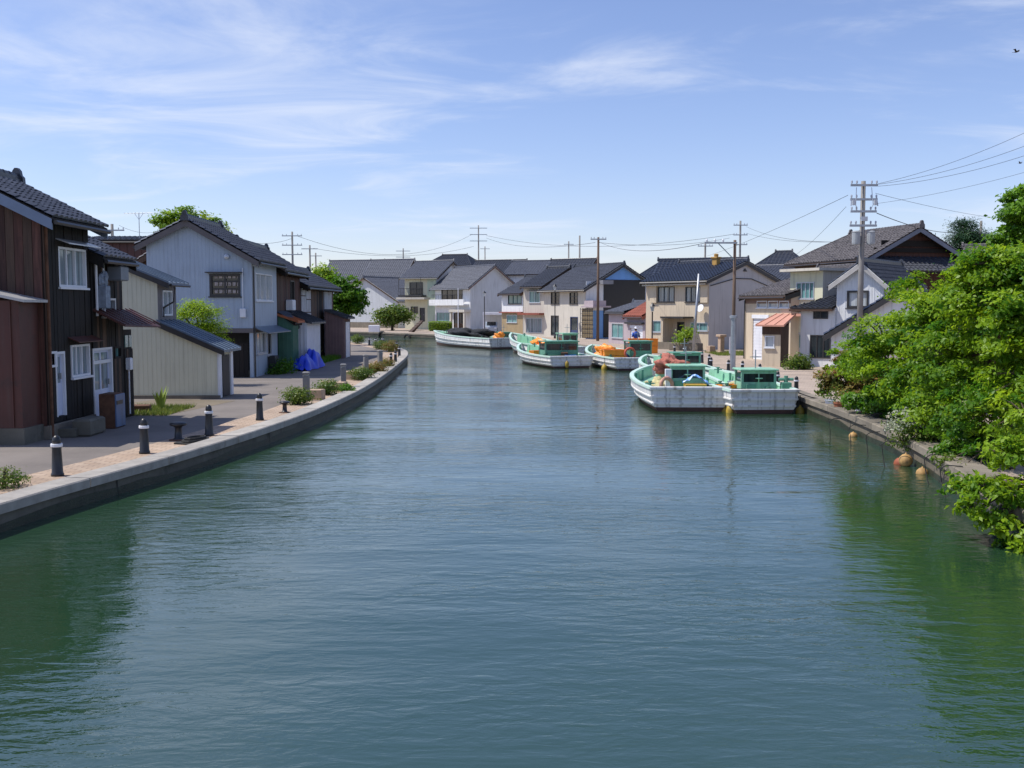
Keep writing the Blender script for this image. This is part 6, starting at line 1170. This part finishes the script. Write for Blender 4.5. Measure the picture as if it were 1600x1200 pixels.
tag(m_.build('wooden_ramp', wood_mid, loc=XY(640, 132), rz=.3), 'sloping brown wooden steps before the balcony house', 'steps')
m_ = MB(); m_.bx(-.7, .7, -.5, .5, 0, .9, .04); tag(m_.build('white_box', whitep, loc=XY(585, 132)), 'white box on the far quay left of the garden tree', 'box')

# ================================================================== POLES AND WIRES
def pole(name, label, p, top, r_, m, arms=(), trans=0, lean=(0, 0), ins=True, rz=0.0):
    e = empty(name, p, rz, label, 'utility pole', 'utility poles'); MB().tube([(0, 0, -.1), (lean[0], lean[1], top)], [r_, r_ * .68], 10).build('shaft', m, e, True)
    for i, (z, wd) in enumerate(arms):
        a = MB(); a.bx(-wd / 2, wd / 2, -.16, -.08, z - .05, z + .05); ao = a.build('crossarm', greysteel, e)
        if ins:
            for s_ in (-.92, -.55, .55, .92): MB().lathe([(.02, 0), (.025, .04), (.05, .06), (.035, .09), (.05, .11), (.03, .16), (.015, .17)], (s_ * wd / 2, -.12, z + .05), 8).build('insulator', silver, ao)
    for k in range(trans): MB().lathe([(.02, 0), (.18, .02), (.19, .1), (.19, .58), (.21, .6), (.15, .65), (.04, .66)], ((-.34, .34)[k], -.2, top - 2.95), 12).build('transformer', mat('grey_transformer', (.30, .32, .34), .5), e)
    return e
zt = at(1347, 283, 47).z
pole('utility_pole', 'tall utility pole with two transformers before the big hipped house', XY(1343, 47), zt, .15, poleconc, [(zt - .2, 1.25), (zt - .85, 1.25), (zt - 1.4, 1.2), (zt - 2.05, 1.25)], 2)
e = bpy.data.objects['utility_pole']; zt1 = zt
m_ = MB()
for s_ in (-1, 1):
    m_.tube([(s_ * .58, -.1, zt - .7), (s_ * .62, -.2, zt - 1.15)], .03, 5); m_.tube([(s_ * .35, -.1, zt - .3), (s_ * .4, -.2, zt - 1.1), (s_ * .3, -.15, zt - 1.4)], .018, 5); m_.bx(s_ * .5 - .06, s_ * .5 + .06, -.3, -.15, zt - 1.12, zt - .88)
m_.bx(-.14, .14, -.3, -.16, zt - 1.85, zt - 1.65); m_.build('switch_gear', silver, e)
zt = at(1145, 376, 50).z
e = pole('utility_pole', 'brown pole on a grey steel stub standing on the right quay', G(1145, 580), zt, .10, polewood, [], 0, (0, 0)); m_ = MB(); m_.bx(-1.5, .1, -.1, -.03, zt - .18, zt - .1); m_.tube([(-.85, -.08, zt - .15), (-.05, -.08, zt - .95)], .025, 5); m_.build('crossarm', greysteel, e)
m_ = MB(); zs = at(1145, 497, 50).z; m_.lathe([(.13, 0), (.13, zs), (.2, zs), (.2, zs + .12), (.12, zs + .14)], n=12); m_.build('steel_stub', greysteel, e); m_ = MB()
for s_ in (-1.4, -1.0, -.6): m_.lathe([(.05, 0), (.06, .1), (.03, .16)], (s_, -.06, zt - .1), 8)
m_.build('insulator', whitep, e)
pole('utility_pole', 'leaning bare grey steel pole before the cream house', G(1083, 556), at(1090, 428, 66).z, .1, greysteel, [], 0, (.3, 0))
zt = at(936, 374, 99).z; pole('utility_pole', 'brown wooden pole standing before the blue-gabled house', XY(934, 96), zt, .15, polewood, [(zt - .2, 1.5)])
FAR = [(1154, 345, 115, 3, 'slim pole with short arms behind the cream house roof', 1.6), (748, 352, 175, 3, 'tall pole with crossarms above the white gable', 3.0), (459, 362, 120, 3, 'pole above the patchwork house roof', 2.4), (486, 383, 135, 1, 'thin pole right of the pole above the patchwork house', 2.2), (631, 388, 185, 2, 'pole above the balcony house', 2.6), (888, 377, 165, 1, 'short pole left of the bare pole behind the dark roof', 1.6), (905, 368, 140, 0, 'bare pole rising behind the blue-gabled house', 1.0), (1100, 378, 120, 1, 'pole with transformer behind the cream house', 1.8), (758, 385, 210, 1, 'small distant pole right of the tall crossarm pole', 2.0), (180, 350, 80, 2, 'pole above the red-brown barn', 2.0), (1527, 345, 95, 0, 'thin pole behind the pine tree', 1.0), (495, 395, 160, 1, 'small distant pole nearest the roofs at the canal bend', 2.0)]
PT = {}
for x, y, Y, na, lab, wd in FAR:
    zt = at(x, y, Y).z; pole('utility_pole', lab, XY(x, Y), zt, .16, poleconc, [(zt - .5 - k * 1.1, wd) for k in range(na)], 0, ins=Y < 130); PT[x] = (Y, zt)
e = empty('tv_antenna', at(218, 372, 55) * 1, 0, 'thin television antenna above the red-brown barn', 'antenna'); m_ = MB(); z1 = at(218, 333, 55).z - e.location.z; m_.tube([(0, 0, 0), (0, 0, z1)], .02, 5); m_.tube([(-.8, 0, z1 - .02), (.75, 0, z1 + .02)], .015, 5); m_.tube([(-.25, 0, z1), (0, 0, z1 - .35), (.25, 0, z1)], .012, 5)
for k in range(8): m_.tube([(-.75 + k * .2, -.18, z1), (-.75 + k * .2, .18, z1)], .008, 4)
m_.build('boom', greysteel, e)
def wire(label, a, b, sag, r_=.018, n=20):
    a, b = Vector(a), Vector(b); tag(MB().tube([a.lerp(b, i / n) - Vector((0, 0, sag * 4 * (i / n) * (1 - i / n))) for i in range(n + 1)], r_ * .55, 4).build('power_line', rubber), label, 'wire', 'overhead wires')
a62 = 46.8
for i, (y0, x1, y1) in enumerate(((287, 1640, 189), (288, 1640, 213), (291, 1640, 230))): wire(('upper', 'middle', 'lower')[i] + ' of three wires rising right from the transformer pole', at(1372, y0, a62), at(x1, y1, 40), .25, .014)
wire('lone faint wire below the three rising wires', at(1370, 318, a62), at(1640, 258, 40), .15, .011)
wire('wire falling right from the transformer pole towards the pine', at(1368, 302, a62), at(1570, 342, 80), .15, .016); wire('thick cable falling right to the pine tree', at(1370, 333, a62), at(1495, 363, 90), .3, .035)
wire('upper wire falling left from the transformer pole', at(1325, 305, a62), at(1105, 400, 118), .2, .02); wire('steeper wire falling left to the rooftops', at(1322, 323, a62), at(1240, 400, 95), .2, .02)
wire('wire from the slim pole to the transformer pole', at(1166, 354, 115), at(1330, 378, a62 + 8), .5, .022); wire('lower wire from the slim pole past the big roof', at(1168, 365, 115), at(1300, 378, 80), .3, .022)
wire('long wire from the slim pole across the far roofs to the left', at(1146, 366, 115), at(760, 368, 172), 1.6, .035); wire('second long wire across the far roofs', at(1140, 372, 115), at(936, 379, 99), .5, .028)
wire('long wire from the brown pole to the tall crossarm pole', at(930, 379, 97), at(760, 372, 174), .9, .032); wire('sagging wire from the crossarm pole to the pole above the patchwork house', at(738, 366, 174), at(465, 369, 121), 2.8, .034); wire('lower sagging wire left of the crossarm pole', at(740, 385, 174), at(490, 388, 136), 1.3, .034)
wire('wire running left behind the pale blue house ridge', at(455, 373, 120), at(370, 374, 110), .5, .03); wire('wire from barn pole to the right', at(186, 352, 80), at(245, 362, 90), .3, .02); wire('wire between brown quay pole and the cream house', at(1100, 380, 50), at(936, 378, 98), .6, .024)
# birds
def bird(p, label, s_=1.0):
    e = empty('bird', p, .6, label, 'bird', 'birds in flight'); MB().lathe([(.005, -.18), (.05, -.08), (.06, .02), (.04, .12), (.035, .16), (.008, .22)], n=10).build('body', rubber, e, True).rotation_euler = (1.57, 0, 0)
    for sx in (-1, 1): MB().extr([(sx * .03, -.05, .03), (sx * .25, -.1, .16), (sx * .45, .02, .10), (sx * .22, .06, .13), (sx * .03, .07, .03)], (0, 0, .012)).build('wing', rubber, e)
    MB().extr([(-.02, .15, 0), (.02, .15, 0), (.05, .3, .01), (-.05, .3, .01)], (0, 0, .01)).build('tail', rubber, e); e.scale = (s_,) * 3
bird(at(1588, 81, 75), 'small dark bird high at the top right of the sky'); bird(at(1594, 255, 80), 'small dark bird lower at the right edge near the wires', .7)
